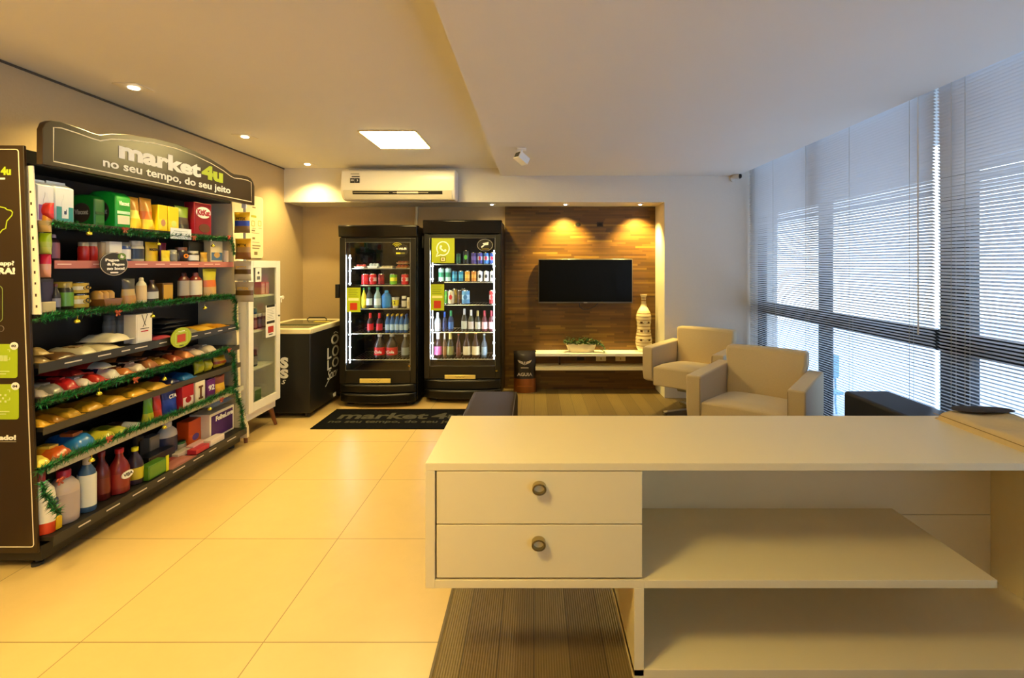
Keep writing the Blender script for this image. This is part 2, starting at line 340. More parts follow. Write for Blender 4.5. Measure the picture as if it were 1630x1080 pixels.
# ---------------------------------------------------------------- air conditioner
Yf = 4.68; xa, xb = px2X(541.5, Yf), px2X(724, Yf); zt, zb = py2Z(269, Yf), py2Z(318, Yf)
r = thing('air_conditioner', 'long white split air conditioner on the beam over the left fridge', 'air conditioner', ((xa+xb)/2, YB, zb)); w = (xb-xa)/2; h = zt-zb
prof = [(0, .01), (0, h), (-.17, h), (-.2, h-.02), (-.205, .10), (-.19, .05), (-.15, .01), (-.09, 0)]
ACW = M('EEE8DC', .3, coat=.3)
MB().prism([(a, b) for a, b in prof], -w, w, ACW, 'x').build('body', r, .012, seg=3)
fl_ = MB()
fl_.prism([(-.197, .098), (-.216, .092), (-.203, .05), (-.165, .006), (-.155, .012), (-.188, .052)], -w+.03, w-.03, M('D8D0BC', .35), 'x').build('outlet_frame', r, .003)
MB().prism([(-.2085, .083), (-.2165, .083), (-.208, .052), (-.200, .052)], -w+.12, w-.12, M('16120C', .5), 'x').build('outlet_slot', r)
for k in range(2): MB().box(-w+.13+k*.38, -w+.47+k*.38, -.219, -.205, .066, .070, M('C8BEA0', .4)).build('louver', r)
MB().box(-.005, .2, -.2185, -.209, .060, .075, M('E8E0CC', .4)).build('deflector', r, .002)
st = MB().box(-w+.095, -w+.185, -.2075, -.2, h-.135, h-.09, M('1C1C24', .5)).box(-w+.11, -w+.185, -.2075, -.2, h-.078, h-.07, DKT).box(-w+.1, -w+.18, -.2075, -.2, h-.05, h-.045, M('7A7468', .5)).build('energy_sticker', r)
text('10', .024, .018, TXT, st, (-w+.117, -.208, h-.118)); text('3', .014, .02, TXT, st, (-w+.165, -.208, h-.120))
MB().box(-w+.1395, -w+.1405, -.209, -.2075, h-.135, h-.09, TXT).build('divider', st)

# ================================================================= TV, SHELF, VASE, PLANTER
Y = 5.2; xa, xb = px2X(857, Y), px2X(1007, Y); za, zb = py2Z(483, Y), py2Z(412.5, Y)
r = thing('television', 'flat black television with thin silver frame on the wood panel', 'television', ((xa+xb)/2, Y, za)); w = (xb-xa)/2; h = zb-za
MB().box(-w, w, 0, .04, 0, h, M('6A665C', .3, .8)).build('bezel', r, .004)
MB().box(-w+.008, w-.008, -.002, .002, .016, h-.009, M('030303', .2, spec=.15)).build('screen', r)
MB().box(-.1, .1, .04, .058, h*.3, h*.7, BLK).build('wall_bracket', r)
MB().box(-.02, .02, -.004, 0, .003, .009, CHROME).build('maker_badge', r)
c = [(.0-.045, .02, .01), (-.04, .025, -.04), (.0, .03, -.068), (.06, .03, -.066), (.12, .03, -.04), (.16, .025, .0)]
MB().tube([(x-.02, y, z) for x, y, z in c], .004, BLK).build('cable', r)
# shelf bench
xa = px2X(852, 5.05); r = thing('wall_shelf', 'long white double wall shelf under the television', 'shelf', ((xa+XNR)/2, YN-.03, .244)); w = (XNR-xa)/2-.002
MB().box(-w, w, -.21, 0, .146, .176, M('F4F2EC', .35)).build('upper_board', r, .002)
MB().box(-w, w, -.21, 0, 0, .03, M('E0D4B4', .4)).build('lower_board', r, .002)
MB().box(-.4, -.38, -.06, 0, .03, .146, M('3A2412', .5)).box(w-.05, w-.03, -.2, 0, .03, .146, M('3A2412', .5)).build('support', r)
ZS = .42
for px, dk in ((924, 1), (956.5, 0), (987.5, 0)):
    Y = YN-.03; x, _, z = P(px, 571, Y); rr = thing('wall_outlet', ('%s outlet plate on the wood panel under the upper shelf, %s' % (('dark', 'leftmost') if dk else ('cream', 'middle' if px < 970 else 'rightmost'))), 'outlet', (x, Y, z), 0, 'outlets between the shelf boards')
    MB().box(-.055, .055, -.008, 0, -.027, .027, M('5A4026' if dk else 'E8D8A8', .4)).build('plate', rr, .004)
    (MB().box(-.038, .038, -.011, -.008, -.017, .017, BLK) if dk else MB().box(-.006, .006, -.011, -.008, -.012, .012, M('B09860', .5))).build('socket', rr)
# vase
Y = 5.16; x, _, _ = P(1024.5, 560, Y); r = thing('floor_vase', 'tall cream bottle vase with brown bands on the wall shelf', 'vase', (x, Y, ZS)); H = py2Z(469, Y)-ZS
pf = [(.028, 0), (.048, .005), (.060, .03), (.076, .08), (.086, .15), (.085, .22), (.078, .30), (.071, .37), (.069, .43), (.072, .50), (.077, .57), (.077, .63), (.068, .69), (.050, .745), (.033, .79), (.026, .84), (.023, .90), (.025, .95), (.037, 1.0), (.034, 1.0), (.022, .95)]
pp = [];
def lerp_prof(pf, n):
    out = []
    for i in range(n+1):
        t = i/n
        for (r0, z0), (r1, z1) in zip(pf, pf[1:]):
            if z1 > z0 and z0 <= t <= z1: k = (t-z0)/(z1-z0); k = k*k*(3-2*k) if False else k; out.append((r0+(r1-r0)*k, t)); break
    return out
base = [(a, b) for a, b in pf[1:19]]; q = lerp_prof([(.045, 0)]+base[1:], 90); ma = []
VA, VB, VC = M('D8C8A4', .35), M('8A6A40', .45), M('EDE4CC', .3)
for i, (a, b) in enumerate(q):
    z = b; ma.append(VC if z < .06 or .72 < z < .80 else (VB if (int(z*90) % 5 == 0 or .845 < z < .93 and int(z*90) % 2) else VA))
MB().lathe([(a, b*H) for a, b in q]+[(.036, H*.999), (.02, H*.93)], VA, 28, mats=ma+[VA, VA])
vb = MB(); vb.lathe([(a*1, b*H) for a, b in q]+[(.036, H*.999), (.02, H*.93)], VA, 28, mats=ma+[VA, VA]); sq = vb
for zz in (.22, .37, .52):
    for k in range(12):
        a = 2*PI*k/12; rr = [b for b in q if abs(b[1]-zz) < .012][0][0]+.0005; c = (rr*math.cos(a), rr*math.sin(a)); s_ = .013
        tx = (-math.sin(a), math.cos(a)); sq.add([(c[0]+tx[0]*u*s_+math.cos(a)*.0015, c[1]+tx[1]*u*s_+math.sin(a)*.0015, zz*H+v*.011) for u, v in ((-1, -1), (1, -1), (1, 1), (-1, 1))], [(0, 1, 2, 3)], (M('4A2C18', .4), M('C8C0A8', .3))[k % 2])
sq.build('vase_body', r)
# planter
Y = 5.14; x, _, _ = P(925, 560, Y); r = thing('planter', 'oval cream scalloped planter with trailing green plant on wall shelf', 'planter', (x, Y, ZS)); n = 40; mb = MB(); rings = []
for j, (a, b, z) in enumerate(((.125, .05, 0), (.135, .056, .01), (.158, .066, .075), (.165, .07, .09), (.157, .064, .088), (.145, .055, .06))):
    rings += [(a*math.cos(2*PI*i/n), b*math.sin(2*PI*i/n), z+(.006*math.sin(8*2*PI*i/n) if j in (3, 4) else 0)) for i in range(n)]
mb.add(rings, [(j*n+i, j*n+(i+1) % n, (j+1)*n+(i+1) % n, (j+1)*n+i) for j in range(5) for i in range(n)]+[tuple(range(n)), tuple(5*n+i for i in range(n))], M('E4D8BC', .45, noise=.06, nscale=20, bump=.3)).build('pot', r)
mb = MB(); LG = [M('1E3A1A', .5), M('2C5426', .5), M('48703A', .5)]
for i in range(520):
    t = random.random()
    if t < .8: c = Vector((random.uniform(-.18, .17), random.uniform(-.06, .06), .085+random.random()*.07*(1-abs(random.uniform(-.9, .9)))))
    else: s_ = random.random(); c = Vector((.15+.10*s_+random.uniform(-.02, .02), random.uniform(-.07, 0), .11-.10*s_*s_+random.uniform(-.02, .02)))
    c.z = max(c.z, .012); d = Vector((random.uniform(-1, 1), random.uniform(-1, .4), random.uniform(-.3, .8))).normalized(); l = random.uniform(.014, .03); u = d.cross(Vector((0, 0, 1))).normalized()*l*.4
    up = Vector((0, 0, .004)); e = c+d*l; e.z = max(e.z, .006)
    mb.add([c-d*l*.2, c+u+up, e, c-u+up], [(0, 1, 2, 3)], random.choice(LG))
mb.build('foliage', r, smooth=False, fix=False)
MB().tube([(0, 0, .05), (-.1, 0, .12)], .003, LG[0]).tube([(0, 0, .06), (.12, -.02, .12), (.2, -.05, .04), (.24, -.06, .012)], .003, LG[0]).build('stems', r)
# charcoal bag
Y = 5.05; xa, xb = px2X(816.5, Y), px2X(854, Y)
# ================================================================= GENERIC GOODS (local: width x, front -y, up z, base at z=0)
def pouch_mesh(w, d, h, mats, stand=True, flare=0, seed=0, nx=8, nz=12):
    rnd = random.Random(seed); mb = MB(); ph = [rnd.uniform(0, 6) for _ in range(4)]
    def pt(i, j, side):
        u = i/nx*2-1; v = j/nz
        prof = (math.sqrt(max(0, 1-v))*1.0 if stand else max(0, math.sin(PI*v))**.55)
        if stand and v < .06: prof *= .9
        t = d/2*prof*(1-abs(u)**3)+.0012
        t *= 1+.10*math.sin(5*u+ph[0]+7*v)+.06*math.sin(11*v+ph[1]+3*u)
        x = u*w/2*(1+(flare*v if stand else 0))*(1-.05*math.sin(PI*v)); z = v*h
        return (x, side*t, z)
    vs = [pt(i, j, -1) for j in range(nz+1) for i in range(nx+1)]+[pt(i, j, 1) for j in range(nz+1) for i in range(nx+1)]
    N = (nx+1)*(nz+1)
    for j in range(nz):
        v = (j+.5)/nz; m = [a for a, t in mats if v <= t][0]
        fs = []
        for i in range(nx):
            a = j*(nx+1)+i; fs.append((a, a+1, a+nx+2, a+nx+1)); fs.append((N+a+1, N+a, N+a+nx+1, N+a+nx+2))
        fs += [(N+j*(nx+1), j*(nx+1), (j+1)*(nx+1), N+(j+1)*(nx+1)), (j*(nx+1)+nx, N+j*(nx+1)+nx, N+(j+1)*(nx+1)+nx, (j+1)*(nx+1)+nx)]
        o = len(mb.v); k = mb.m(m)
        for f in fs: mb.f.append(f); mb.mi.append(k)
    mb.v = vs
    mb.f.append(tuple(range(nx+1))+tuple(N+i for i in range(nx, -1, -1))); mb.mi.append(0)
    mb.f.append(tuple((nz*(nx+1)+i) for i in range(nx, -1, -1))+tuple(N+nz*(nx+1)+i for i in range(nx+1))); mb.mi.append(0)
    return mb
SEED = [0]; DIM = [0, 0, 0]
def c_(x, r=.38): return M(x, r, 0, 0, 0, 30, 0, .3) if isinstance(x, str) else x
def goods(kind, w, d, h, name, label, cat, loc, rz, cols, txt=None, group=None, tcol='F4F2EC', tz=.5, tw=.7, th=.16, extra=None):
    SEED[0] += 1; sd = SEED[0]; DIM[:] = [w, d, h]
    A = c_(cols[0]); B = c_(cols[1] if len(cols) > 1 else cols[0]); C = c_(cols[2] if len(cols) > 2 else cols[-1])
    r = thing(name, label, cat, loc, rz, group); fy = -d/2
    if kind == 'box':
        MB().box(-w/2, w/2, -d/2, d/2, 0, h, A).build('carton_body', r, min(.003, h*.1))
        if len(cols) > 1: MB().box(-w*.44, w*.44, fy-.0012, fy+.001, h*.08, h*(.45 if len(cols) > 2 else .9), B).build('front_print', r)
        if len(cols) > 2: MB().prism(ellipse(w*.5, h*.26, 18, (0, h*.33)), fy-.0012, fy-.002, C).build('picture', r)
        tp = fy-.0022
    elif kind == 'block':
        MB().prism([(-d*.5, h*.02), (-d*.46, 0), (d*.46, 0), (d*.5, h*.02), (d*.5, h*.86), (d*.3, h*.98), (0, h), (-d*.3, h*.98), (-d*.5, h*.86)], -w/2, w/2, A, 'x').build('bag_body', r, min(w, d)*.14, seg=3, ang=60)
        MB().box(-w*.40, w*.40, fy-.0015, fy+.002, h*.10, h*.34, C).build('food_picture', r, .001); MB().box(-w*.42, w*.42, fy-.0015, fy+.002, h*.38, h*.46, B).build('band', r, .001)
        bx = -w/2-.0015; MB().prism(ellipse(min(d*.75, .09), h*.62, 22, (0, h*.42)), 0, -.002, M('3A2E28', .4)).build('oval_badge', r, loc=(bx, 0, 0), rz=-PI/2)
        text('Viscont', min(d*.6, .07), h*.16, M('B8B0A0', .5), r, (bx-.002, 0, h*.36), rz=-PI/2, bold=.03)
        tp = fy-.0022
    elif kind == 'gable':
        MB().prism([(-d/2, 0), (d/2, 0), (d/2, h*.84), (.004, h*.95), (.004, h), (-.004, h), (-.004, h*.95), (-d/2, h*.84)], -w/2, w/2, A, 'x').build('carton_body', r, .002)
        MB().box(-w*.46, w*.46, fy-.0012, fy+.001, h*.02, h*.38, B).build('lower_print', r)
        MB().prism([(-w*.18, h*.1), (w*.18, h*.1), (w*.18, h*.5), (w*.08, h*.6), (w*.08, h*.68), (-w*.08, h*.68), (-w*.08, h*.6), (-w*.18, h*.5)], fy-.0012, fy-.002, C).build('bottle_print', r)
        tp = fy-.0022
    elif kind in ('pouch', 'bag'):
        mats = [(B, .35), (A, 2)] if len(cols) > 1 else [(A, 2)]
        if len(cols) > 2: mats = [(B, .3), (C, .6), (A, 2)]
        pouch_mesh(w, d, h, mats, kind == 'pouch', extra or 0, sd).build('bag_body', r, ang=60)
        MB().box(-w*.47, w*.47, -.002, .002, h*.96, h, A).build('top_seal', r)
        tp = -d/2*.78-.002
    elif kind == 'flat':
        # bag lying on its back: length d (y), width w, height h; gently pillowed
        mb = MB(); nx, ny = 8, 10; rnd = random.Random(sd); ph = rnd.uniform(0, 6)
        def top(u, v): return max(.0015, h*(max(0, 1-abs(u)**2.5)*max(0, 1-abs(v)**4))**.6*(.86+.14*math.sin(4*u+ph+3*v))*(1+.1*math.sin(9*v+ph)))
        vs = [(i/nx*w-w/2, j/ny*d-d/2, top(i/nx*2-1, j/ny*2-1)) for j in range(ny+1) for i in range(nx+1)]
        vs += [(i/nx*w-w/2, j/ny*d-d/2, 0) for j in range(ny+1) for i in range(nx+1)]; N = (nx+1)*(ny+1)
        fA = []; fB = []
        for j in range(ny):
            for i in range(nx):
                a = j*(nx+1)+i; f = (a, a+1, a+nx+2, a+nx+1)
                (fB if (len(cols) > 1 and (j < ny*.35 or 2 <= i < 5 and j > 6)) else fA).append(f); fA.append((N+a+1, N+a, N+a+nx+1, N+a+nx+2))
        for i in range(nx): fA += [(i+1, i, N+i, N+i+1), (ny*(nx+1)+i, ny*(nx+1)+i+1, N+ny*(nx+1)+i+1, N+ny*(nx+1)+i)]
        for j in range(ny): fA += [(j*(nx+1), (j+1)*(nx+1), N+(j+1)*(nx+1), N+j*(nx+1)), ((j+1)*(nx+1)+nx, j*(nx+1)+nx, N+j*(nx+1)+nx, N+(j+1)*(nx+1)+nx)]
        o = len(mb.v); mb.v = vs; ka, kb = mb.m(A), mb.m(B)
        for f in fA: mb.f.append(f); mb.mi.append(ka)
        for f in fB: mb.f.append(f); mb.mi.append(kb)
        mb.build('bag_body', r, ang=60)
        if len(cols) > 2: MB().box(-w*.2, w*.25, -d*.2, d*.12, h*.80, h*1.02, C).build('label', r, .001)
        MB().box(-w*.49, w*.49, -d/2-.012, -d/2+.004, 0, .0025, B if len(cols) > 1 else A).build('end_seal', r)
        tp = 0
    elif kind in ('bottle', 'jar', 'can', 'jug', 'squeeze'):
        R = w/2; e = d/w
        if kind == 'bottle': pf = [(.86, 0), (1, .02), (1, .50), (.97, .56), (.75, .68), (.45, .78), (.36, .84), (.34, .90)]; cp = [(.42, .895), (.42, .99), (.36, 1)]; lb = (.14, .46)
        elif kind == 'squeeze': pf = [(.9, 0), (1, .03), (1, .25), (.88, .45), (.96, .62), (.9, .74), (.5, .84), (.4, .86)]; cp = [(.45, .855), (.42, .97), (.2, 1)]; lb = (.1, .68)
        elif kind == 'jug': pf = [(.92, 0), (1, .03), (1, .62), (.92, .72), (.6, .82), (.4, .86)]; cp = [(.46, .855), (.46, .98), (.4, 1)]; lb = (.12, .58)
        elif kind == 'jar': pf = [(.88, 0), (1, .04), (1, .66), (.92, .74), (.84, .80)]; cp = [(.9, .79), (.9, .985), (.84, 1)]; lb = (.12, .62)
        else: pf = [(.78, 0), (.98, .05), (1, .08), (1, .88), (.94, .93), (.80, .97), (.80, .99), (.72, .985)]; cp = None; lb = None
        if kind == 'can':
            ms = [CHROME, CHROME if False else A, A, A, A, CHROME, CHROME, CHROME]
            pf2 = [(.78, 0), (.98, .05), (1, .08), (1, .34), (1, .66), (1, .88), (.94, .93), (.80, .97), (.80, .99), (.72, .985)]
            MB().lathe([(a*R, b*h) for a, b in pf2], A, 16, mats=[CHROME, A, A, B, A, A, CHROME, CHROME, CHROME, CHROME]).build('can_body', r, ang=50)
            if len(cols) > 2: MB().prism(ellipse(w*.5, h*.34, 16, (0, h*.5)), fy-.001, fy+.004, C).build('emblem', r)
        else:
            MB().lathe([(a*R, b*h) for a, b in pf], A, 18, sy=e).build('body', r, ang=50)
            MB().lathe([(a*R, b*h) for a, b in cp], C, 14, sy=e).build('cap', r, ang=50)
            if len(cols) > 1 and B is not A: MB().lathe([(R*1.015, lb[0]*h), (R*1.015, lb[1]*h)], B, 18, sy=e).build('label', r, ang=50)
        tp = fy-.0025
    elif kind == 'beer':
        R = w/2; pf = [(.9, 0), (1, .02), (1, .52), (.9, .60), (.42, .74), (.34, .82), (.34, .95)]
        MB().lathe([(a*R, b*h) for a, b in pf], A, 16).build('body', r, ang=50)
        MB().lathe([(.42*R, .945*h), (.42*R, .99*h), (.3*R, h)] if extra is None else [(.44*R, .70*h), (.42*R, .99*h), (.3*R, h)], C, 12).build('cap', r, ang=50)
        MB().lathe([(R*1.02, .12*h), (R*1.02, .46*h)], B, 16).build('label', r, ang=50); tp = fy-.0025
    elif kind == 'cup':
        MB().lathe([(w*.36, 0), (w*.48, h*.92), (w*.5, h*.94), (w*.5, h)], A, 18).build('cup_body', r, ang=50)
        MB().lathe([(w*.42, h*.2), (w*.475, h*.75)], B, 18).build('label', r, ang=50); tp = fy-.002
    elif kind == 'tray':
        MB().prism([(-w*.42, 0), (w*.42, 0), (w/2, h*.45), (-w/2, h*.45)], -d/2, d/2, B).build('tray', r, .002)
        mb = MB()
        for k in range(3): mb.lathe([(.02, 0), (w*.17, h*.2), (w*.17, h*.4), (w*.10, h*.55), (.004, h*.58)], A, 12, c=((k-1)*w*.3, 0, h*.4), sy=min(1.6, d/(w*.5)))
        mb.build('contents', r, ang=60)
        tp = fy-.001
    if txt and kind != 'flat': text(txt, w*tw, h*th, c_(tcol), r, (0, tp, h*tz), 'lettering', .03)
    return r
FLATN = 0
# ================================================================= SHOP SHELVING (gondola)
GX = {1: -2.235, 2: -2.235, 3: -2.22, 4: -2.20, 5: -2.19, 6: -2.18, 7: -2.16, 8: -2.135}
GZ = {1: 1.550, 2: 1.366, 3: 1.128, 4: .905, 5: .752, 6: .622, 7: .450, 8: .138}
G0, G1y = 2.15, 3.60
DB = M('17130F', .5); DARKP = M('30200E', .32, noise=.05, nscale=6, spec=.45)
gd = thing('gondola_shelving', 'long black and beige shop shelving unit against the left wall', 'shelving', (XL+.2, (G0+G1y)/2, 0))
def gbox(nm, x0, x1, y0, y1, z0, z1, m, bev=.002): return MB().box(x0-(XL+.2), x1-(XL+.2), y0-(G0+G1y)/2, y1-(G0+G1y)/2, z0, z1, m).build(nm, gd, bev)
gbox('back_panel', XL+.012, XL+.03, G0, G1y, .1, 1.87, DB)
mb = MB(); a_ = XL+.2
lean = lambda z: -2.187+(-2.248+2.187)*(z-.078)/(1.874-.078)
mb.prism([(XL+.01-a_, .06), (-2.135-a_, .06), (-2.14-a_, .14), (lean(.3)-a_, .3), (lean(1.874)-a_, 1.874), (XL+.01-a_, 1.874)], G1y-(G0+G1y)/2, G1y+.03-(G0+G1y)/2, M('D6C8A6', .5)).build('end_panel', gd)
gbox('plinth', XL+.02, -2.185, G0, G1y, .035, .1, DB)
gbox('top_cap', XL+.01, -2.255, G0, G1y, 1.80, 1.86, DB)
for y in (G0+.03, G1y-.03):
    for x in (-2.235, XL+.06): MB().lathe([(.022, 0), (.022, .012), (.008, .016), (.008, .036)], DKT, 12, c=(x-a_, y-(G0+G1y)/2, 0)).build('levelling_foot', gd)
0 and gbox('front_post', -2.262, -2.242, G0+.02, G0+.04, .1, 1.84, DB)
LIP = {2: ('B8706A', .030), 1: ('2A2622', .026), 3: ('2A2622', .026), 4: ('33322F', .036), 5: ('3A362C', .026), 6: ('4A4232', .026), 7: ('C8C4A8', .026), 8: ('2C2A27', .036)}
for s in GX:
    c, hh = LIP[s]; x1 = GX[s]+.0; sh = gbox('shelf_board', XL+.03, x1-.004, G0+(.11 if s < 3 else .004), G1y-.002, GZ[s]-.018, GZ[s]-.001, DB, 0)
    mb = MB().box(x1-.004-a_, x1-a_, -(G1y-G0)/2+(.11 if s < 3 else .004), (G1y-G0)/2-.002, GZ[s]-.006-hh, GZ[s]+.002, M(c, .4))
    if s in (2, 4, 8):
        y = -(G1y-G0)/2+.12
        while y < (G1y-G0)/2-.1:
            l = random.uniform(.04, .11); mb.box(x1-a_-.0005, x1-a_+.001, y, y+l, GZ[s]-hh*.62, GZ[s]-hh*.62+.006, M('D8D0C4' if s != 2 else 'E8C0B8', .5)); y += l+random.uniform(.015, .12)
    mb.build('price_rail', sh)
# printed side board facing the camera
Yp = 2.145
sb = thing('shop_side_board', 'dark brown printed side board of the shop shelving, cut by left edge', 'sign board', (XL+.17, Yp, .078)); ox = XL+.17
zt = 1.874-.078
MB().prism([(XL+.005-ox, 0), (-2.187-ox, 0), (-2.248-ox, zt), (XL+.005-ox, zt)], 0, -.012, DARKP).build('board', sb, .002)
mb = MB(); cr = [(XL+.02-ox, .028)]+[(-2.187-ox-.028+.012*math.sin(t), .028+.012*(1-math.cos(t))) for t in (0, .5, 1, PI/2)]+[(-2.248-ox-.022, zt-.03)]+[(-2.248-ox-.022-.012*(1-math.cos(t)), zt-.03+.012*math.sin(t)) for t in (.5, 1, PI/2)]+[(XL+.02-ox, zt-.018)]
mb.ribbon(cr, .004, .001, M('E8DCC0', .5), -.012).build('border_line', sb)
def SBp(px, py): return (px2X(px, Yp-.013)-ox, py2Z(py, Yp-.013)-.078)
yy = -.0125
def stxt(s, pxr, pyb, w, h, m, **k): x, z = SBp(pxr, pyb); return text(s, w, h, m, sb, (x, yy, z), align='r', **k)
LOGOG = M('B4C828', .5)
stxt('market', -1.0, 279, .105, .037, TXT, bold=.035); stxt('4u', 17.5, 279, .045, .037, LOGOG, bold=.05)
MB().prism(rrect(SBp(-6, 0)[0], SBp(8, 0)[0], SBp(0, 286)[1], SBp(0, 283)[1], .002), yy, yy-.001, TXT).build('tagline_pill', sb)
mb = MB(); mp = [SBp(a, b) for a, b in ((-40, 345), (-20, 332), (0, 329.5), (8, 331), (11, 334), (17, 335), (20, 338), (19, 343), (11, 352), (9, 364), (4, 366), (-4, 376), (-14, 388))]
mb.ribbon(mp, .0045, .001, LOGOG, yy).build('map_outline', sb)
stxt('app?', 22.5, 425, .062, .026, TXT, bold=.03); stxt('RA!', 24, 437, .075, .030, TXT, bold=.05)
mb = MB(); pts = rrect(SBp(-34, 0)[0], SBp(4, 0)[0], SBp(0, 513)[1], SBp(0, 455)[1], .02); mb.ribbon(pts, .003, .001, M('8A9A50', .5), yy, True).build('phone_outline', sb)
mb = MB(); pts = rrect(SBp(-20, 0)[0], SBp(6, 0)[0], SBp(0, 528)[1], SBp(0, 519)[1], .012); mb.ribbon(pts, .002, .001, M('8A8070', .5), yy, True).build('button_outline', sb)
for (ya, yb, n_, ex) in ((548, 602, '02', 28), (612, 668, '04', 30)):
    pts = rrect(SBp(-34, 0)[0], SBp(ex, 0)[0], SBp(0, yb)[1], SBp(0, ya)[1], .012); cd = MB().prism(pts, yy, yy-.0015, LIME).build('step_card', sb)
    x, z = SBp(ex-5, ya+3); MB().prism(ellipse(.036, .034, 20, (x, z)), yy-.0015, yy-.003, TXT).build('number_disc', cd); text(n_, .02, .011, DKT, cd, (x, yy-.003, z-.0055), bold=.03)
    m_ = MB(); W_ = M('D8E0A0', .5)
    if n_ == '02':
        for k in range(6): xx, z1 = SBp(0+k*2.2, 566); m_.box(xx, xx+.003, yy-.003, yy-.0015, z1-.025, z1, W_)
    else:
        for k in range(3):
            for j in range(3):
                if (k+j) % 2 == 0: xx, z1 = SBp(0+k*4, 628+j*5); m_.box(xx, xx+.007, yy-.003, yy-.0015, z1-.008, z1, W_)
    x0_, z0_ = SBp(16, ya+9); m_.ribbon([(x0_-.01, z0_), (x0_, z0_), (x0_, z0_-.01)], .002, .001, W_, yy-.0015)
    x0_, z0_ = SBp(16, ya+25); m_.ribbon([(x0_-.01, z0_), (x0_, z0_), (x0_, z0_+.01)], .002, .001, W_, yy-.0015)
    for q_ in (44, 48): x0_, z0_ = SBp(-10, ya+q_); m_.box(x0_, x0_+(.07 if q_ == 44 else .055), yy-.003, yy-.0015, z0_, z0_+.003, W_)
    m_.build('card_print', cd)
stxt('ado!', 25.5, 701, .075, .022, TXT, bold=.045)
x0_, z0_ = SBp(25.5, 703); MB().box(x0_-.11, x0_, yy-.001, yy, z0_-.003, z0_, M('9A8E78', .5)).build('underline', sb)
# perforated white strip
Yq = 2.152; c4 = [P(37, 264, Yq), P(52, 264, Yq), P(64.5, 501, Yq), P(50, 501, Yq)]
ps = MB().prism([(c[0], c[2]) for c in c4], Yq, Yq+.006, M('EFE6D0', .5))
pso = ps.build('hanging_strip'); tag(pso, 'narrow cream slotted strip beside the dark side board', 'display strip')
mb = MB()
for k in range(12):
    t = (k+1.0)/13+.1
    if t > .98: break
    px, py = 44.5+12.5*t+2, 264+237*t; x, _, z = P(px, py, Yq); mb.box(x-.0035, x+.0035, Yq-.001, Yq, z-.008*random.uniform(.4, 1), z+.006, M('3A2418', .6))
mb.build('hook_slots', pso)
# ---- top sign
SX0, SY0, SX1, SY1 = -2.18, 2.15, -2.114, 3.66
ang = math.atan2(SY1-SY0, SX1-SX0); SL = math.hypot(SX1-SX0, SY1-SY0)
sg = thing('market_sign', 'arched dark brown sign board reading market4u above the shelves', 'sign', (SX0, SY0, EYE), ang)
SH = {0: .60, .012: .632, .035: .648, .08: .655, .15: .652, .23: .645, .27: .645, .33: .668, .45: .694, .60: .714, .75: .722, .90: .714, 1.05: .694, 1.17: .668, 1.24: .645, 1.28: .638, 1.36: .646, 1.43: .648, 1.47: .64, 1.495: .62, SL: .59}
top = sorted(SH.items()); zb_ = .4445
MB().prism([(0, zb_)]+[(SL, zb_)]+[(a, b) for a, b in top[::-1]], 0, .03, DARKP).build('sign_board', sg, .002)
inner = [(.045, zb_+.022), (SL-.035, zb_+.022)]+[(min(max(a, .045), SL-.035), b-.028) for a, b in top[::-1] if .03 < a < SL-.02]
MB().ribbon(inner, .005, .0015, M('F0E4C8', .5, 0, 0), 0, True).build('border_line', sg)
text('market', .585, .093, TXT, sg, (.372, -.001, .553), align='l', bold=.045)
text('4u', .20, .093, LOGOG, sg, (.962, -.001, .553), align='l', bold=.06)
text('no seu tempo, do seu jeito', .955, .060, TXT, sg, (.284, -.001, .478), align='l', bold=.022)
MB().box(.06, SL-.05, .03, .06, .46, .58, DB).build('mounting_rail', sg)

# ---------------------------------------------------------------- goods tables
def g_item(s, kind, x0, x1, yt, name, label, cat, cols, dep=.1, off=.035, txt=None, group=None, zoff=0, **k):
    Xf = GX[s]-off; Y0 = Xf*F/(x0-CX); Y1 = Xf*F/(x1-CX); Ym = (Y0+Y1)/2; zs = GZ[s]+zoff
    h = k.pop('h', None) or EYE+(CY-yt)*Ym/F-zs
    w = (Y1-Y0)*.96
    return goods(kind, w, min(dep, Xf-XL-.035), h, name, label, cat, (Xf-dep/2, Ym, zs+.0005), PI/2, cols, txt, group, **k)
G = g_item
G(1, 'gable', 60, 86, 286, 'milk_carton', 'tall white carton with purple print, first on the top shelf', 'carton', ('EEF2FA', 'A070B0', 'E8ECF8'), .09, .02)
G(1, 'gable', 88, 118, 290, 'milk_carton', 'tall white carton with teal base and bottle picture on top shelf', 'carton', ('EEF4FA', '1E9AA0', 'EEF6FA'), .09, .02, txt='ml', tz=.2, tw=.12, th=.12, tcol='2A4A70')
G(1, 'block', 150, 168, 311, 'bread_bag', 'dark green wrapped loaf left of the bright green one, top shelf', 'bag', ('0E6A1E', '0C5018', '1A7A2A'), .13, .06)
o = G(1, 'block', 184, 209, 306, 'bread_bag', 'bright green wrapped pack with oval brown end, top shelf', 'bag', ('12A030', 'C8E8D0', 'D8D8C0'), .16, .03, txt='Viscont', tz=.62, tw=.7, th=.12)
G(1, 'pouch', 210, 231, 314, 'toast_bag', 'yellow toast bag with orange top beside the green packs', 'bag', ('E8A030', 'F0C020', 'F4E060'), .08, .03)
G(1, 'pouch', 232, 251, 316, 'toast_bag', 'second yellow and orange toast bag, middle of the top shelf', 'bag', ('F0A838', 'F4C828', 'E87820'), .08, .03)
G(1, 'box', 252, 267, 327, 'cookie_box', 'slim yellow box right of the toast bags on top shelf', 'box', ('E8C818', 'F0D83C', 'C08A70'), .06, .03)
G(1, 'box', 268, 285, 330, 'cookie_box', 'yellow box with green picture beside a slim yellow box', 'box', ('F0CC18', 'E8D040', 'C8D87A'), .06, .03)
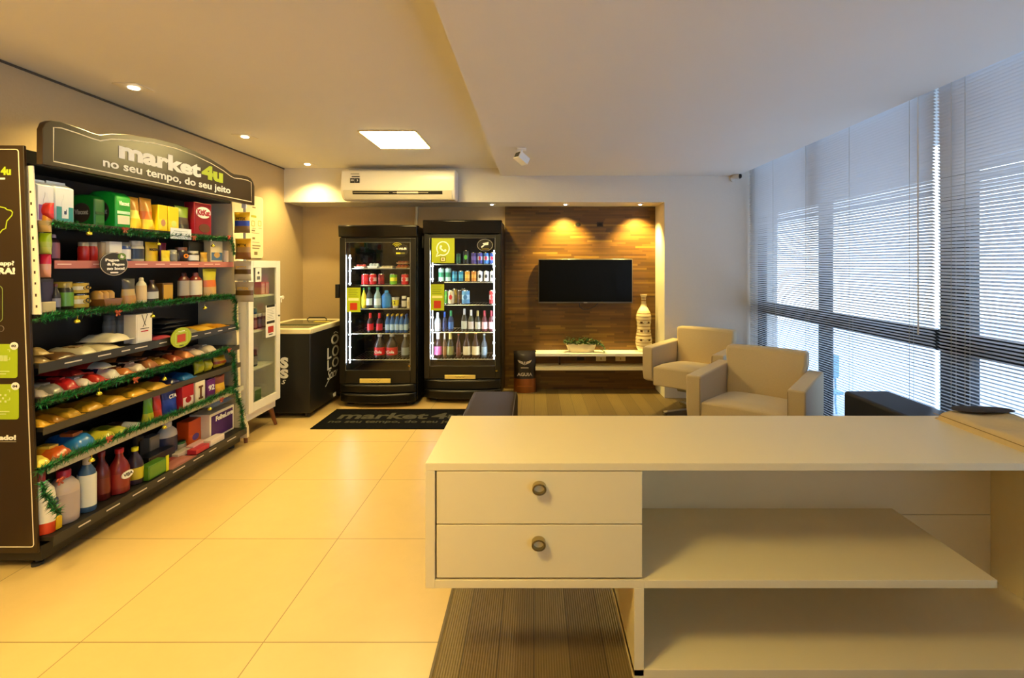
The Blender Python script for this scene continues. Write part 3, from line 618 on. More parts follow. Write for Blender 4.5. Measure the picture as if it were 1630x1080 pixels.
G(1, 'pouch', 285, 307, 329, 'snack_pouch', 'black pouch with lime top left of the red cereal box', 'pouch', ('8AA828', '2A2424', '4A3A30'), .06, .03)
o = G(1, 'box', 309, 337, 324, 'cereal_box', 'dark red cereal box lettered KitKat at right of top shelf', 'box', ('8E1024', '8E1024'), .07, .02)
gb = o.children[0]; w_ = .155
MB().prism(ellipse(DIM[0]*.86, .078, 24, (0, DIM[2]*.70)), -.0365, -.0385, TXT).build('white_oval', o)
text('KitKat', DIM[0]*.74, .042, M('9A1024', .4), o, (0, -.039, DIM[2]*.70-.021), bold=.04)
MB().prism(ellipse(.11, .06, 20, (.01, .045)), -.0365, -.039, M('5A3018', .5)).build('cereal_picture', o)
# shelf 2
G(2, 'squeeze', 84, 101, 373, 'sauce_bottle', 'dark berry sauce bottle alone at the left of the second shelf', 'bottle', ('3A1420', 'A05860', 'C0A0A8'), .05, .06)
for i, (a, b, n_) in enumerate(((134, 147, 'leftmost'), (148, 160, 'second'))):
    G(2, 'jar', a, b, 386, 'seasoning_jar', 'red based clear jar, %s on the pink edged shelf' % n_, 'jar', ('B81E1A', 'B81E1A', 'B8A890'), .05, .05, group='red based jars on pink edged shelf')
G(2, 'box', 162, 173, 386, 'tea_box', 'narrow tan box with red top behind the round black sign', 'box', ('C8B088', 'C8B088'), .06, .06)
G(2, 'box', 174, 195, 385, 'tea_box', 'white box with brown print just above the round black sign', 'box', ('F0EAE0', 'EDE4D8', 'B04828'), .05, .04)
G(2, 'jar', 196, 214, 386, 'supplement_jar', 'grey jar with white and red heart label over blue base', 'jar', ('2A4A90', 'F0ECE4', '8A8478'), .06, .04)
G(2, 'jar', 215, 235, 384, 'supplement_jar', 'cream jar with dark blue label left of the yellow pouch', 'jar', ('D8CDB4', '1E2A40', 'E4DCC8'), .06, .04)
G(2, 'pouch', 236, 257, 386, 'starch_pouch', 'large yellow pouch reading MAIZENA on the pink edged shelf', 'pouch', ('F0C010', 'F0C818'), .04, .04, txt='MAIZENA', tz=.55, tw=.8, th=.14, tcol='3A2410')
G(2, 'pouch', 257, 268, 387, 'snack_pouch', 'small crimson pouch behind the little yellow pouch', 'pouch', ('8A1840', '7A1838'), .03, .08)
G(2, 'pouch', 259, 273, 399, 'mustard_pouch', 'small bright yellow pouch leaning before a crimson one', 'pouch', ('E8D020', 'F0DC40'), .02, .01)
G(2, 'jar', 274, 286, 398, 'spread_jar', 'small grey jar between yellow pouch and dark honey jar', 'jar', ('A8A08A', '8A8270', 'C0B8A0'), .05, .05)
G(2, 'jar', 287, 304, 394, 'honey_jar', 'dark jar with orange heart label and brown lid', 'jar', ('2A1408', '2A1408', '7A4418'), .06, .04, txt='o', tz=.25, tw=.5, th=.3, tcol='F09020')
G(2, 'box', 300, 326, 385, 'grain_box', 'brown box standing behind the small jars on pink shelf', 'box', ('6A5A3A', '7A6A48'), .04, .12)
G(2, 'jar', 305, 321, 400, 'spread_jar', 'short dark jar with white label in front of brown box', 'jar', ('2A2018', 'F0ECE0', 'D8D0B8'), .05, .03)
G(2, 'pouch', 322, 333, 402, 'sauce_pouch', 'little golden pouch at the right of short dark jar', 'pouch', ('C89828', 'D8B040'), .03, .03)
G(2, 'box', 335, 355, 384, 'biscuit_box', 'beige box with blue band near the right shelf end', 'box', ('D8C8A0', '4A6A90', 'C09858'), .05, .03)
G(2, 'box', 357, 364, 399, 'biscuit_box', 'small pale box at the very right of pink shelf', 'box', ('E8DCC8', 'E8D0B8'), .04, .03)
# shelf 3
G(3, 'box', 65, 86, 444, 'coffee_box', 'dark purple box at the left of the third shelf', 'box', ('2A2438', '342C48'), .05, .06)
G(3, 'box', 66, 90, 481, 'paper_card_box', 'small cream box in front of the dark purple box', 'box', ('DCCB98', 'D4C290'), .02, .02)
G(3, 'bottle', 89, 101, 452, 'soy_bottle', 'slim dark bottle with grey label beside purple box', 'bottle', ('1C1822', '8A8694', '5A2028'), .04, .04)
G(3, 'jar', 103, 125, 449, 'pickle_jar', 'large dark jar with green label and gold lid', 'jar', ('2A2410', '6AA028', 'A89030'), .09, .06)
o = G(3, 'can', 127, 151, 469, 'corn_tin', 'gold tin under another tin on the third shelf', 'tin', ('C8A838', 'E0D8B8', 'B89828'), .09, .04, txt='Q', tz=.35, tw=.3, th=.4, tcol='2A2418')
hh = EYE+(CY-469)*2.42/F-GZ[3]
G(3, 'can', 127, 151, 451, 'corn_tin', 'gold tin stacked on top of another tin', 'tin', ('C8A838', 'E0D8B8', 'B89828'), .09, .04, txt='Q', tz=.35, tw=.3, th=.4, tcol='2A2418', zoff=hh+.003, h=.056)
G(3, 'tray', 165, 196, 462, 'bagel_tray', 'tray of golden buns under the round black sign', 'tray', ('C89848', '8A5A28'), .12, .04)
G(3, 'pouch', 202, 223, 444, 'nut_pouch', 'clear topped pouch of nuts right of the bun tray', 'pouch', ('4A4640', 'C89048', 'C8A868'), .06, .04)
G(3, 'squeeze', 225, 238, 442, 'mayonnaise_bottle', 'cream coloured mayonnaise bottle beside the nut pouch', 'bottle', ('EADFC0', 'E8C890', 'E0D4B4'), .05, .04)
G(3, 'bottle', 240, 257, 446, 'barbecue_bottle', 'dark brown sauce bottle with white label, third shelf', 'bottle', ('2A100C', 'C8C4B8', '3A1A14'), .05, .03)
G(3, 'box', 259, 276, 451, 'sauce_box', 'amber and yellow pack between brown sauce and ketchup', 'box', ('6A4818', 'C89A28'), .05, .05)
G(3, 'squeeze', 290, 307, 434, 'ketchup_bottle', 'dark red ketchup bottle, left of the pair', 'bottle', ('5A140E', 'A89A88', '4A100C'), .05, .06)
G(3, 'squeeze', 309, 327, 434, 'ketchup_bottle', 'dark red ketchup bottle with white keystone label, right of pair', 'bottle', ('7A1810', 'D8CCB8', '5A1410'), .06, .03)
G(3, 'pouch', 330, 350, 428, 'snack_bag', 'tall orange and lime snack bag at right of third shelf', 'bag', ('C0B828', 'C8A060', 'D06820'), .06, .03, extra=.1)
# shelf 4
G(4, 'flat', 62, 84, 0, 'bean_bag', 'lower beige bag lying at the left end, fourth shelf', 'bag', ('B89C60', 'A88A50'), .2, .02, h=.035)
o = G(4, 'flat', 62, 82, 0, 'bean_bag', 'upper beige bag lying on another at the left end', 'bag', ('C8AC70', 'B09458'), .18, .02, h=.035, zoff=.036)
G(4, 'flat', 86, 128, 0, 'bean_bag', 'dark speckled bag of beans lying on fourth shelf', 'bag', ('2A1C10', '6A4A28'), .2, .02, h=.03)
G(4, 'flat', 130, 158, 0, 'rice_bag', 'cream rice bag with brown print lying beside dark beans', 'bag', ('DCCB9C', 'E4D6AC', '8A6A38'), .2, .02, h=.035)
G(4, 'flat', 160, 196, 0, 'rice_bag', 'flat cream rice bag lying below a plump one', 'bag', ('E8DAB0', 'E0D0A4'), .2, .02, h=.03)
G(4, 'flat', 174, 212, 0, 'flour_bag', 'plump white flour bag lying on top of the rice bag', 'bag', ('EEE4C8', 'E8DCBC'), .18, .03, h=.04, zoff=.033)
G(4, 'jar', 174, 190, 502, 'powder_tub', 'small dull grey tub standing behind the flour bags', 'tub', ('8A8478', '9A9488', '6A665C'), .06, .21, zoff=0)
G(4, 'jar', 193, 215, 501, 'powder_tub', 'wider grey tub left of the white box', 'tub', ('A09A8C', 'B0AA9C', '7A766A'), .07, .20)
o = G(4, 'box', 216, 243, 500, 'flour_box', 'white box with crossed mark, right of grey tubs', 'box', ('E4DCCC', 'E8E0D0'), .07, .02)
mb = MB().ribbon([(-.02, .16), (0, .11), (.008, .095)], .003, .001, DKT, -.037).ribbon([(.02, .16), (0, .11), (-.012, .09)], .003, .001, DKT, -.037).box(-.03, .03, -.038, -.037, .078, .082, DKT).box(-.025, .025, -.038, -.037, .062, .068, RED).build('front_mark', o)
G(4, 'flat', 245, 278, 0, 'sugar_bag', 'blue and red flat bag left of the green disc', 'bag', ('2A2A70', 'B04050'), .2, .02, h=.022)
for i, (a, b, zo) in enumerate(((250, 292, .03), (254, 296, .055), (258, 300, .08))):
    G(4, 'flat', a, b, 0, 'coffee_bag', 'black shiny coffee bag, %s of the stack on fourth shelf' % ('bottom', 'middle', 'top')[i], 'bag', ('0E0E14', '1C1A24'), .2, .05, h=.024, zoff=zo, group='stack of black coffee bags')
G(4, 'flat', 298, 318, 0, 'oat_bag', 'pale bag with dark print right of the black stack', 'bag', ('B0A488', '8A826C', '3A3A48'), .2, .02, h=.028)
G(4, 'flat', 320, 342, 0, 'pasta_bag', 'yellow pasta bag lying at right end, nearer one', 'bag', ('D8A020', 'E8B838'), .2, .02, h=.022)
G(4, 'flat', 343, 364, 0, 'pasta_bag', 'yellow pasta bag lying at right end, farther one', 'bag', ('E0A828', 'C88A18'), .2, .02, h=.022)
# shelf 5
C5 = [('7A1414', 'B8A898', 'red and pale'), ('B8B0A4', '8A8478', 'silver'), ('8A1010', 'C02020', 'deep red'), ('9A1818', 'E0D0C0', 'red with white oval'), ('D8CCB4', 'C83020', 'white and scarlet'), ('1A2450', 'D8D0BC', 'navy and white'), ('2A1A14', 'C87838', 'brown with copper'), ('3A2014', 'D8C8B0', 'chocolate and cream'), ('2A1810', 'A86838', 'cocoa brown'), ('6A4A2A', 'C89838', 'toffee gold'), ('4A2418', 'B05028', 'rust brown'), ('7A3018', 'D88848', 'copper red'), ('B09078', 'D8C0A8', 'rose beige'), ('A8907A', 'C8B8A0', 'tan')]
xs = [62, 83, 107, 130, 152, 174, 196, 216, 236, 256, 275, 294, 312, 330, 348]
for i, (a, b, n_) in enumerate(C5):
    G(5, 'flat', xs[i]+1, xs[i+1]-1, 0, 'biscuit_pack', '%s biscuit pack lying on the fifth shelf down' % n_, 'packet', (a, b, b), .2, .025, h=.035+.008*(i % 3))
for i, (a, b, n_) in enumerate(C5[2:12:2]):
    G(5, 'flat', xs[i*2+2]+8, xs[i*2+3]+8, 0, 'biscuit_pack', '%s pack lying on top of the fifth shelf packs' % n_, 'packet', (b, a), .18, .05, h=.03, zoff=.056)
# shelf 6
C6 = [(64, 84, 'C88818', 'E0A828', 'amber'), (86, 108, 'D09018', 'A87010', 'mustard gold'), (110, 133, 'D89C20', 'E8B030', 'bright gold'), (138, 170, 'B07810', 'D8A020', 'long dark gold'), (172, 206, 'D89818', 'E8AC28', 'long orange gold'), (208, 240, 'C88810', 'F0B428', 'shiny ochre'), (242, 270, 'D8981C', 'F0B838', 'golden yellow'), (272, 289, 'A81C1C', '2A2A50', 'red and navy'), (291, 312, '103A6A', '1E6AA8', 'dark blue')]
for a, b, c, d_, n_ in C6: G(6, 'flat', max(a, 63), b, 0, 'snack_bag', '%s snack bag lying on the sixth shelf down' % n_, 'bag', (c, d_), .2, .02, h=.038)
G(6, 'bag', 316, 330, 575, 'candy_bag', 'crumpled lime candy bag, left of two on sixth shelf', 'bag', ('B8B818', 'D0CC28'), .06, .03)
G(6, 'bag', 331, 342, 574, 'candy_bag', 'crumpled yellow lime candy bag, right of two', 'bag', ('D8D020', 'C8B818'), .05, .03)
G(6, 'bag', 347, 365, 567, 'chips_bag', 'bright yellow bag at the far right of sixth shelf', 'bag', ('E0B010', 'F0C828', 'B04810'), .07, .03)
# shelf 7
G(7, 'flat', 66, 86, 0, 'chips_bag', 'yellow chips bag lying at the left end above the bottles', 'bag', ('D8B418', 'E8D050'), .2, .02, h=.045)
G(7, 'flat', 88, 122, 0, 'chips_bag', 'orange yellow chips bag lying beside the blue bag', 'bag', ('D09018', 'C85818', 'E8C048'), .2, .02, h=.055)
G(7, 'flat', 124, 160, 0, 'chips_bag', 'large crumpled blue snack bag with orange print', 'bag', ('1A6AB0', '2A80C8', 'C86828'), .2, .02, h=.075)
G(7, 'flat', 163, 190, 0, 'chips_bag', 'lime yellow snack bag lying right of the blue bag', 'bag', ('B8B020', 'D8CC38'), .2, .02, h=.045)
G(7, 'flat', 192, 212, 0, 'chips_bag', 'lime green snack bag lying left of brown packet', 'bag', ('A0A828', 'C8C848'), .2, .02, h=.035)
G(7, 'flat', 214, 232, 0, 'chips_bag', 'brown and silver packet lying beside the standing green pouch', 'bag', ('6A4830', 'A8A8B0'), .2, .02, h=.03)
G(7, 'pouch', 235, 249, 630, 'biscuit_pouch', 'green standing pouch, first of the upright row', 'pouch', ('5A9018', 'B8B828'), .05, .03)
G(7, 'pouch', 250, 262, 627, 'biscuit_pouch', 'red standing pouch right of the green one', 'pouch', ('B82818', 'D04020'), .05, .03)
G(7, 'pouch', 264, 288, 618, 'biscuit_pouch', 'blue standing pouch reading CTA', 'pouch', ('102A80', '16389A', '1E3FA8'), .06, .03, txt='CTA', tz=.6, tw=.5, th=.16)
G(7, 'box', 290, 309, 611, 'chocolate_box', 'red and white standing box right of blue pouch', 'box', ('B01820', 'E8D8D0', 'B01820'), .05, .02)
o = G(7, 'box', 311, 327, 607, 'chocolate_box', 'white standing box with brown figure picture', 'box', ('E8DCC4', 'ECE0C8'), .05, .02)
MB().box(-.008, .008, -.029, -.0275, .03, .10, M('6A3A18', .5)).box(-.02, .02, -.029, -.0275, .095, .108, M('6A3A18', .5)).box(-.02, .02, -.029, -.0275, .022, .034, M('6A3A18', .5)).build('figure_print', o)
G(7, 'box', 329, 343, 604, 'chocolate_box', 'purple standing box marked 92, in the upright row', 'box', ('5A1860', '6A2474'), .05, .02, txt='92', tz=.4, tw=.7, th=.3)
G(7, 'pouch', 345, 363, 598, 'candy_pouch', 'yellow and brown standing pouch, last of the row', 'pouch', ('7A3818', 'D8A018', 'E0B028'), .05, .02)
# shelf 8
o = G(8, 'jug', 71, 100, 752, 'detergent_bag', 'large white detergent pack with blue letters and orange base', 'detergent', ('E8E4D8', 'ECE8DC', '8A2030'), .15, .04, txt='jo', tz=.36, tw=.5, th=.26, tcol='1A2A6A')
MB().lathe([(DIM[0]*.507, .001), (DIM[0]*.508, .05)], M('C83A10', .4), 18, sy=DIM[1]/DIM[0]).build('orange_band', o)
MB().box(.01, DIM[0]*.42, -DIM[1]/2-.006, -DIM[1]/2+.01, .004, .06, M('E0B818', .4)).build('yellow_tag', o, .002)
G(8, 'jug', 103, 139, 748, 'bleach_jug', 'pale grey jug with red cap and orange bottom band', 'bottle', ('B8A8A0', 'A89C9C', 'B01838'), .12, .03)
G(8, 'squeeze', 141, 161, 727, 'cleaner_bottle', 'blue cleaner bottle with white label right of grey jug', 'bottle', ('3A5A80', 'D8DCD8', 'C8BCA0'), .08, .03)
G(8, 'bottle', 164, 183, 719, 'disinfectant_bottle', 'dark red bottle behind the one reading VEJA', 'bottle', ('5A0E0C', '6A1410', '7A1410'), .08, .06)
vj = G(8, 'bottle', 191, 215, 714, 'disinfectant_bottle', 'red bottle with red cap and white badge reading VEJA', 'bottle', ('7A1412', '8A2018', 'C01818'), .09, .03, txt='VEJA', tz=.36, tw=.62, th=.09, tcol='2A2420')
MB().prism(ellipse(DIM[0]*.78, DIM[2]*.17, 20, (0, DIM[2]*.405)), -DIM[1]/2+.004, -DIM[1]/2-.0022, TXT).build('white_badge', vj)
G(8, 'bottle', 217, 235, 712, 'disinfectant_bottle', 'purple bottle with bright yellow cap and label', 'bottle', ('2A1A30', 'C8B828', 'E8E010'), .08, .04)
o = G(8, 'box', 236, 268, 736, 'sponge_pack', 'green and yellow pack of sponges on bottom shelf', 'pack', ('4A7A18', '5A8A20'), .06, .02)
MB().box(.055, .075, -.033, -.028, 0, .09, M('D8D820', .4)).build('yellow_sponge', o)
o = thing('scrub_brush', 'black curved brush handle behind the yellow capped bottle', 'brush', (GX[8]-.16, 2.765, GZ[8]))
MB().tube([(0, 0, .07), (0, .0, .16), (0, .03, .21), (0, .06, .2)], [.028, .026, .022, .018], BLKM, 10).build('handle', o); MB().lathe([(.035, 0), (.03, .07)], DKT, 12).build('bristles', o)
G(8, 'box', 238, 256, 694, 'powder_box', 'dull white carton behind the black trays', 'box', ('7A7464', '8A8474'), .06, .2)
G(8, 'box', 236, 280, 0, 'mop_box', 'low black carton in front of the white jug', 'box', ('141218', '1E1A22'), .08, .12, h=.075)
G(8, 'jug', 266, 290, 672, 'softener_jug', 'white jug with dark blue label on bottom shelf', 'bottle', ('E0DCD0', '3A3A58', 'D8D4C8'), .1, .15)
G(8, 'flat', 270, 312, 0, 'cloth_pack', 'red printed flat pack lying at the shelf front', 'pack', ('8A2420', 'A8685A'), .14, .01, h=.02)
G(8, 'box', 300, 322, 668, 'wipes_box', 'orange box with purple label beside toilet paper', 'box', ('D85010', 'E0601A', '5A3A88'), .08, .14)
o = G(8, 'box', 333, 373, 652, 'toilet_paper_pack', 'large white and purple paper pack reading FolhaLeve', 'pack', ('EAE0CC', '4A2068'), .14, .08)
ww = .5
text('FolhaLeve', .19, .035, TXT, o, (.02, -.0725, .12), bold=.05)
G(8, 'flat', 335, 373, 0, 'plastic_bag', 'crumpled clear grey plastic bag on top of the paper pack', 'bag', ('8A949C', 'B0B8BC'), .16, .07, h=.035, zoff=.232)
for i, (a, b, c, n_, zo, of) in enumerate(((283, 306, 'C8B8A8', 'grey pink tray pack', 0, .08), (307, 330, 'D8A8A0', 'pale pink toothbrush pack', 0, .06), (312, 334, 'C02838', 'red edged long pack', 0, .012), (335, 358, 'E0D0C4', 'white tray pack', 0, .012))):
    G(8, 'box', a, b, 0, 'hygiene_pack', '%s lying at the right front of bottom shelf' % n_, 'pack', (c,), .06 if i > 1 else .05, of, h=.03+.01*(i % 2))
G(8, 'jar', 288, 301, 703, 'cream_jar', 'low clear jar with green lid on the bottom shelf', 'jar', ('A89878', 'B8A888', '1E6A38'), .06, .14)

# hanging snack bags
def hang(px0, px1, y0, y1, Y, name, label, cat, cols, txt=None, group=None, tcol='3A2410'):
    x0_, x1_ = px2X(px0, Y), px2X(px1, Y); z0_, z1_ = py2Z(y1, Y), py2Z(y0, Y)
    return goods('bag', x1_-x0_, .035, z1_-z0_, name, label, cat, ((x0_+x1_)/2, Y, z0_), 0, cols, txt, group, tcol=tcol, tz=.6, tw=.6, th=.14)
HG = 'snack bags on the hanging strip'
Yh = 3.57
hang(373, 398, 338, 371, Yh, 'snack_bag', 'yellow and blue snack bag, topmost on the hanging strip', 'bag', ('E8B818', '8A7048', '2A50C8'), 'PETIX', HG)
hang(374.5, 399.5, 380, 413, Yh, 'snack_bag', 'yellow and brown snack bag, second on the hanging strip', 'bag', ('E0A818', '8A5828', 'B08848'), 'PETIX', HG)
hang(372.5, 400, 416, 447, Yh, 'snack_bag', 'silver and brown snack bag, third on the hanging strip', 'bag', ('B8AFA0', 'C8C0B0', '5A4014'), 'PETIX', HG, 'D8B040')
hang(374, 404, 449, 481, Yh, 'snack_bag', 'silver bag with brown label, lowest on the hanging strip', 'bag', ('A89C8C', 'B8AE9C', '6A4A18'), 'PETIX', HG, 'D8B040')
x, _, z = P(386, 330, Yh-.0); zb_ = py2Z(478, Yh)
tag(MB().box(x-.01, x+.01, Yh+.024, Yh+.026, zb_+.02, 1.82, M('C8D0DC', .3)).box(x-.016, x+.016, Yh+.015, Yh+.024, 1.765, 1.80, M('D8E0F4', .3)).build('clip_strip'), 'clear plastic clip strip holding the four snack bags', 'strip')
HL = 'pouches hanging at the left shelf end'
Yk = 2.235
for y0_, y1_, a, b, cols, n_ in ((304, 338, 52, 74, ('8A2090', 'C86A90'), 'purple topped pink'), (323, 349, 60, 86, ('D82818', 'C02010'), 'bright red'), (338, 370, 60, 82, ('F0A010', 'E8C070', 'D8B870'), 'orange'), (371, 405, 62, 82, ('A8C818', 'C8CC60', 'B8C850'), 'lime green'), (405, 442, 63, 81, ('D82048', 'E8A080', 'E0A890'), 'crimson')):
    Yk += .0; hang(a, b, y0_, y1_, Yk + (.04 if 'purple' in n_ else (.0 if 'red' in n_ and 'bright' in n_ else .0)), 'juice_pouch', '%s pouch hanging beside the slotted strip' % n_, 'pouch', cols, None, HL)
tag(MB().box(-2.31, -2.30, Yk+.03, Yk+.036, 1.36, 1.72, M('C8C0B0', .4)).build('pouch_hanger'), 'thin upright hanger strip behind the coloured pouches', 'strip')
# round sign discs and card
def disc(px, py, wpx, hpx, X, label, nm):
    Y = X*F/(px-CX); z = py2Z(py, Y); Ya = X*F/(px-wpx/2-CX); Yb = X*F/(px+wpx/2-CX); w = (Yb-Ya); h = hpx*Y/F
    return thing(nm, label, 'sign', (X, Y, z), PI/2), w, h
r, w, h = disc(181, 420.5, 45, 37, -2.215, 'round black sign reading Pegue & Pague no local on pink shelf', 'round_sign')
MB().prism(ellipse(w, h, 36), 0, -.003, M('2A2420', .45)).build('disc', r)
MB().ribbon(ellipse(w*.97, h*.97, 36), .003, .001, M('B8B0A4', .5), -.003, True).build('rim', r)
text('Pegue', w*.48, h*.15, TXT, r, (-w*.07, -.003, h*.08), bold=.05); text('& Pague', w*.62, h*.15, TXT, r, (0.01, -.003, -h*.10), bold=.05); text('no local', w*.62, h*.13, TXT, r, (.01, -.003, -h*.26), bold=.05)
MB().prism(rrect(-w*.14, w*.14, -h*.40, -h*.34, h*.025), -.003, -.004, TXT).build('pill', r)
bd = MB().prism(ellipse(w*.3, h*.3, 24, (w*.27, h*.33)), -.002, -.005, M('6A8A38', .5)).build('green_badge', r)
MB().prism([(w*.20, h*.27), (w*.3, h*.25), (w*.34, h*.33), (w*.28, h*.36), (w*.24, h*.42), (w*.22, h*.40)], -.005, -.006, TXT).build('hand_icon', bd)
r, w, h = disc(288, 537.5, 33, 32, -2.175, 'round lime sign with red square on the dark fourth shelf edge', 'round_sign')
MB().prism(ellipse(w, h, 36), 0, -.003, M('A4B41C', .45)).build('disc', r)
MB().box(-w*.2, w*.2, -.004, -.003, -h*.22, h*.16, M('B83C10', .5)).build('red_square', r)
MB().ribbon(rrect(-w*.28, w*.28, -h*.3, h*.26, .012), .002, .001, M('D8E080', .5), -.003, True).box(-w*.16, w*.16, -.004, -.003, h*.3, h*.33, TXT).box(-w*.1, w*.1, -.004, -.003, -h*.42, -h*.38, DKT).build('print', r)
r, w, h = disc(288, 372.5, 33, 17, -2.20, 'small white paper price card on the top shelf garland', 'price_card')
r['category'] = 'card'
MB().box(-w/2, w/2, -.002, 0, -h/2, h/2, M('E8EEF4', .5)).build('card', r); mb = MB()
for k in range(3): mb.box(-w*.35, w*.3, -.003, -.002, h*.2-k*h*.2, h*.24-k*h*.2, M('8A9AA8', .5))
mb.build('printed_lines', r)
# garlands
TIN = [M('0E4A1A', .4), M('156028', .35), M('1E7A3A', .3), M('0A3010', .5), M('3A9A58', .2)]
def garland(pts, label, rad=.024, dens=1500):
    mb = MB(); pts = [Vector(p) for p in pts]; mb.tube([tuple(p) for p in pts], .004, TIN[0], 5)
    for a, b in zip(pts, pts[1:]):
        L = (b-a).length
        for i in range(int(dens*L)):
            c = a.lerp(b, random.random()); d = Vector((random.gauss(0, 1), random.gauss(0, 1), random.gauss(0, 1))).normalized(); l = rad*random.uniform(.5, 1.15)
            u = d.cross(Vector((random.random(), random.random(), 1))).normalized()*.003
            mb.add([c-u, c+u, c+d*l], [(0, 1, 2)], random.choice(TIN) if random.random() < .9 else TIN[4])
    o = mb.build('tinsel_garland', smooth=False, fix=False); return tag(o, label, 'garland', 'green tinsel garlands on the shop shelves')
def gp(px, py, X): Y = X*F/(px-CX); return (X, Y, py2Z(py, Y))
garland([gp(a, b, -2.205) for a, b in ((84, 354), (110, 359), (150, 364), (200, 369), (250, 374), (300, 377), (340, 379), (366, 380))]+[gp(371, 390, -2.2), gp(373, 405, -2.2)], 'green tinsel garland along the edge of the top shelf', .030, 2600)
garland([gp(a, b, -2.195) for a, b in ((60, 508), (85, 503), (125, 498), (180, 492), (240, 484), (300, 478), (340, 473), (368, 472), (376, 482), (374, 505), (379, 525))], 'green tinsel garland along the third shelf, hanging at right', .034, 2400)
garland([gp(a, b, -2.17) for a, b in ((62, 644), (90, 634), (150, 617), (200, 603), (250, 590), (300, 576), (340, 564), (362, 556), (372, 568), (374, 600), (376, 622))], 'green tinsel garland along the fifth shelf, hanging at right', .036, 2400)
garland([gp(a, b, -2.14) for a, b in ((62, 750), (90, 736), (130, 718), (180, 697), (230, 677), (280, 658), (330, 638), (366, 620), (376, 626), (384, 650), (387, 684))], 'green tinsel garland along the seventh shelf, hanging at right', .038, 2400)
garland([gp(a, b, -2.10) for a, b in ((66, 768), (72, 790), (84, 806), (96, 818))], 'short green tinsel end over the white detergent pack', .034, 2200)
# bells and bows
BG = 'gold bells on the garlands'
def bell(px, py, X, where, s=.011):
    p = gp(px, py, X); r = thing('gold_bell', 'small gold bell hanging %s' % where, 'ornament', p, 0, BG)
    MB().lathe([(.5*s, -1.0*s), (1.05*s, -.75*s), (1.15*s, -.3*s), (.95*s, .2*s), (.5*s, .6*s), (.2*s, .75*s)], M('E8D848', .2, .8), 14).build('bell_body', r)
    MB().tube([(0, 0, .7*s), (0, 0, 2.2*s)], .0012, GOLD, 6).build('loop', r)
for a, b, X, w_ in ((142, 371, -2.185, 'under the top garland, left'), (252, 388, -2.185, 'above the yellow pouch'), (339, 391, -2.185, 'near the right of the pink shelf'), (123, 511, -2.175, 'under the third shelf garland, left'), (243, 503, -2.175, 'over the white box'), (326, 490, -2.175, 'under the third shelf garland, right'), (158, 626, -2.15, 'under the fifth shelf garland, left'), (262, 680, -2.12, 'before the white jug'), (262, 603, -2.15, 'over the golden bags'), (146, 732, -2.12, 'above the blue cleaner bottle'), (334, 651, -2.12, 'over the paper pack')): bell(a, b, X, w_)
def bow(px, py, X, where, s=.022):
    p = gp(px, py, X); r = thing('ribbon_bow', 'reddish ribbon bow tied %s' % where, 'bow', p, 0, 'ribbon bows on the garlands'); m_ = M('A8482E', .4)
    for k, (dy, dz) in enumerate(((-1, .4), (1, .4))):
        MB().tube([(0, 0, 0), (.004, dy*s*.6, dz*s), (.006, dy*s*1.1, dz*s*.6), (.004, dy*s*.7, -.1*s), (0, 0, 0)], .0045, m_, 6).build('loop', r)
    MB().tube([(0, 0, 0), (.004, -.5*s, -1.1*s)], .004, m_, 6).tube([(0, 0, 0), (.004, .6*s, -1.0*s)], .004, m_, 6).build('tails', r)
    MB().lathe([(.005, -.005), (.007, 0), (.005, .005)], m_, 8).build('knot', r)
for a, b, X, w_ in ((198, 365, -2.185, 'on the top garland'), (308, 378, -2.185, 'near the red cereal box'), (187, 497, -2.17, 'on the third shelf garland'), (215, 604, -2.145, 'on the fifth shelf garland'), (95, 765, -2.11, 'at the left of lowest garland'), (173, 698, -2.11, 'above the red bottles'), (364, 557, -2.145, 'at the right corner of fifth shelf'), (352, 636, -2.11, 'near the paper pack'), (364, 377, -2.185, 'at the right end of top garland')): bow(a, b, X, w_, .018)
# ================================================================= WHITE GLASS CABINET
CXF = -2.15; C0, C1 = 3.648, 4.10; zb_, zt_ = .185, 1.378; CW = M('EFE9DC', .35)
cb = thing('display_cabinet', 'white glass door cabinet on brown legs beside the shop shelving', 'cabinet', ((CXF+XL)/2, (C0+C1)/2, 0)); cx, cy = (CXF+XL)/2, (C0+C1)/2
def cbx(nm, x0, x1, y0, y1, z0, z1, m, bev=.002, par=None): return MB().box(x0-cx, x1-cx, y0-cy, y1-cy, z0, z1, m).build(nm, par or cb, bev)
XB = XL+.02
cbx('side_panel', XB, CXF-.02, C0, C0+.018, zb_+.03, zt_, CW); cbx('side_panel', XB, CXF-.02, C1-.018, C1, zb_+.03, zt_, CW)
cbx('back_panel', XB, XB+.012, C0+.018, C1-.018, zb_+.03, zt_, CW); cbx('top_panel', XB, CXF-.02, C0+.018, C1-.018, zt_-.02, zt_, CW); cbx('bottom_panel', XB, CXF-.02, C0+.018, C1-.018, zb_+.03, zb_+.05, CW)
cbx('base_rail', XB+.03, CXF-.03, C0+.02, C1-.02, zb_-.03, zb_+.03, CW)
CS = [py2Z(p, 3.85) for p in (472, 527, 586)]
for z in CS: cbx('shelf', XB+.012, CXF-.04, C0+.018, C1-.018, z-.008, z+.008, CW)
dm = MB(); x0, x1 = CXF-.018-cx, CXF-cx; a, b = C0-cy, C1-cy; fw_ = .062
dm.box(x0, x1, a, a+fw_, zb_+.035, zt_, CW).box(x0, x1, b-fw_, b, zb_+.035, zt_, CW).box(x0, x1, a+fw_, b-fw_, zt_-.055, zt_, CW).box(x0, x1, a+fw_, b-fw_, zb_+.035, zb_+.10, CW)
dr = dm.build('door', cb, .0015)
MB().box(x1-.012, x1-.009, a+fw_, b-fw_, zb_+.10, zt_-.055, glass('cab_glass', (.93, .95, .9))).build('glass', dr)
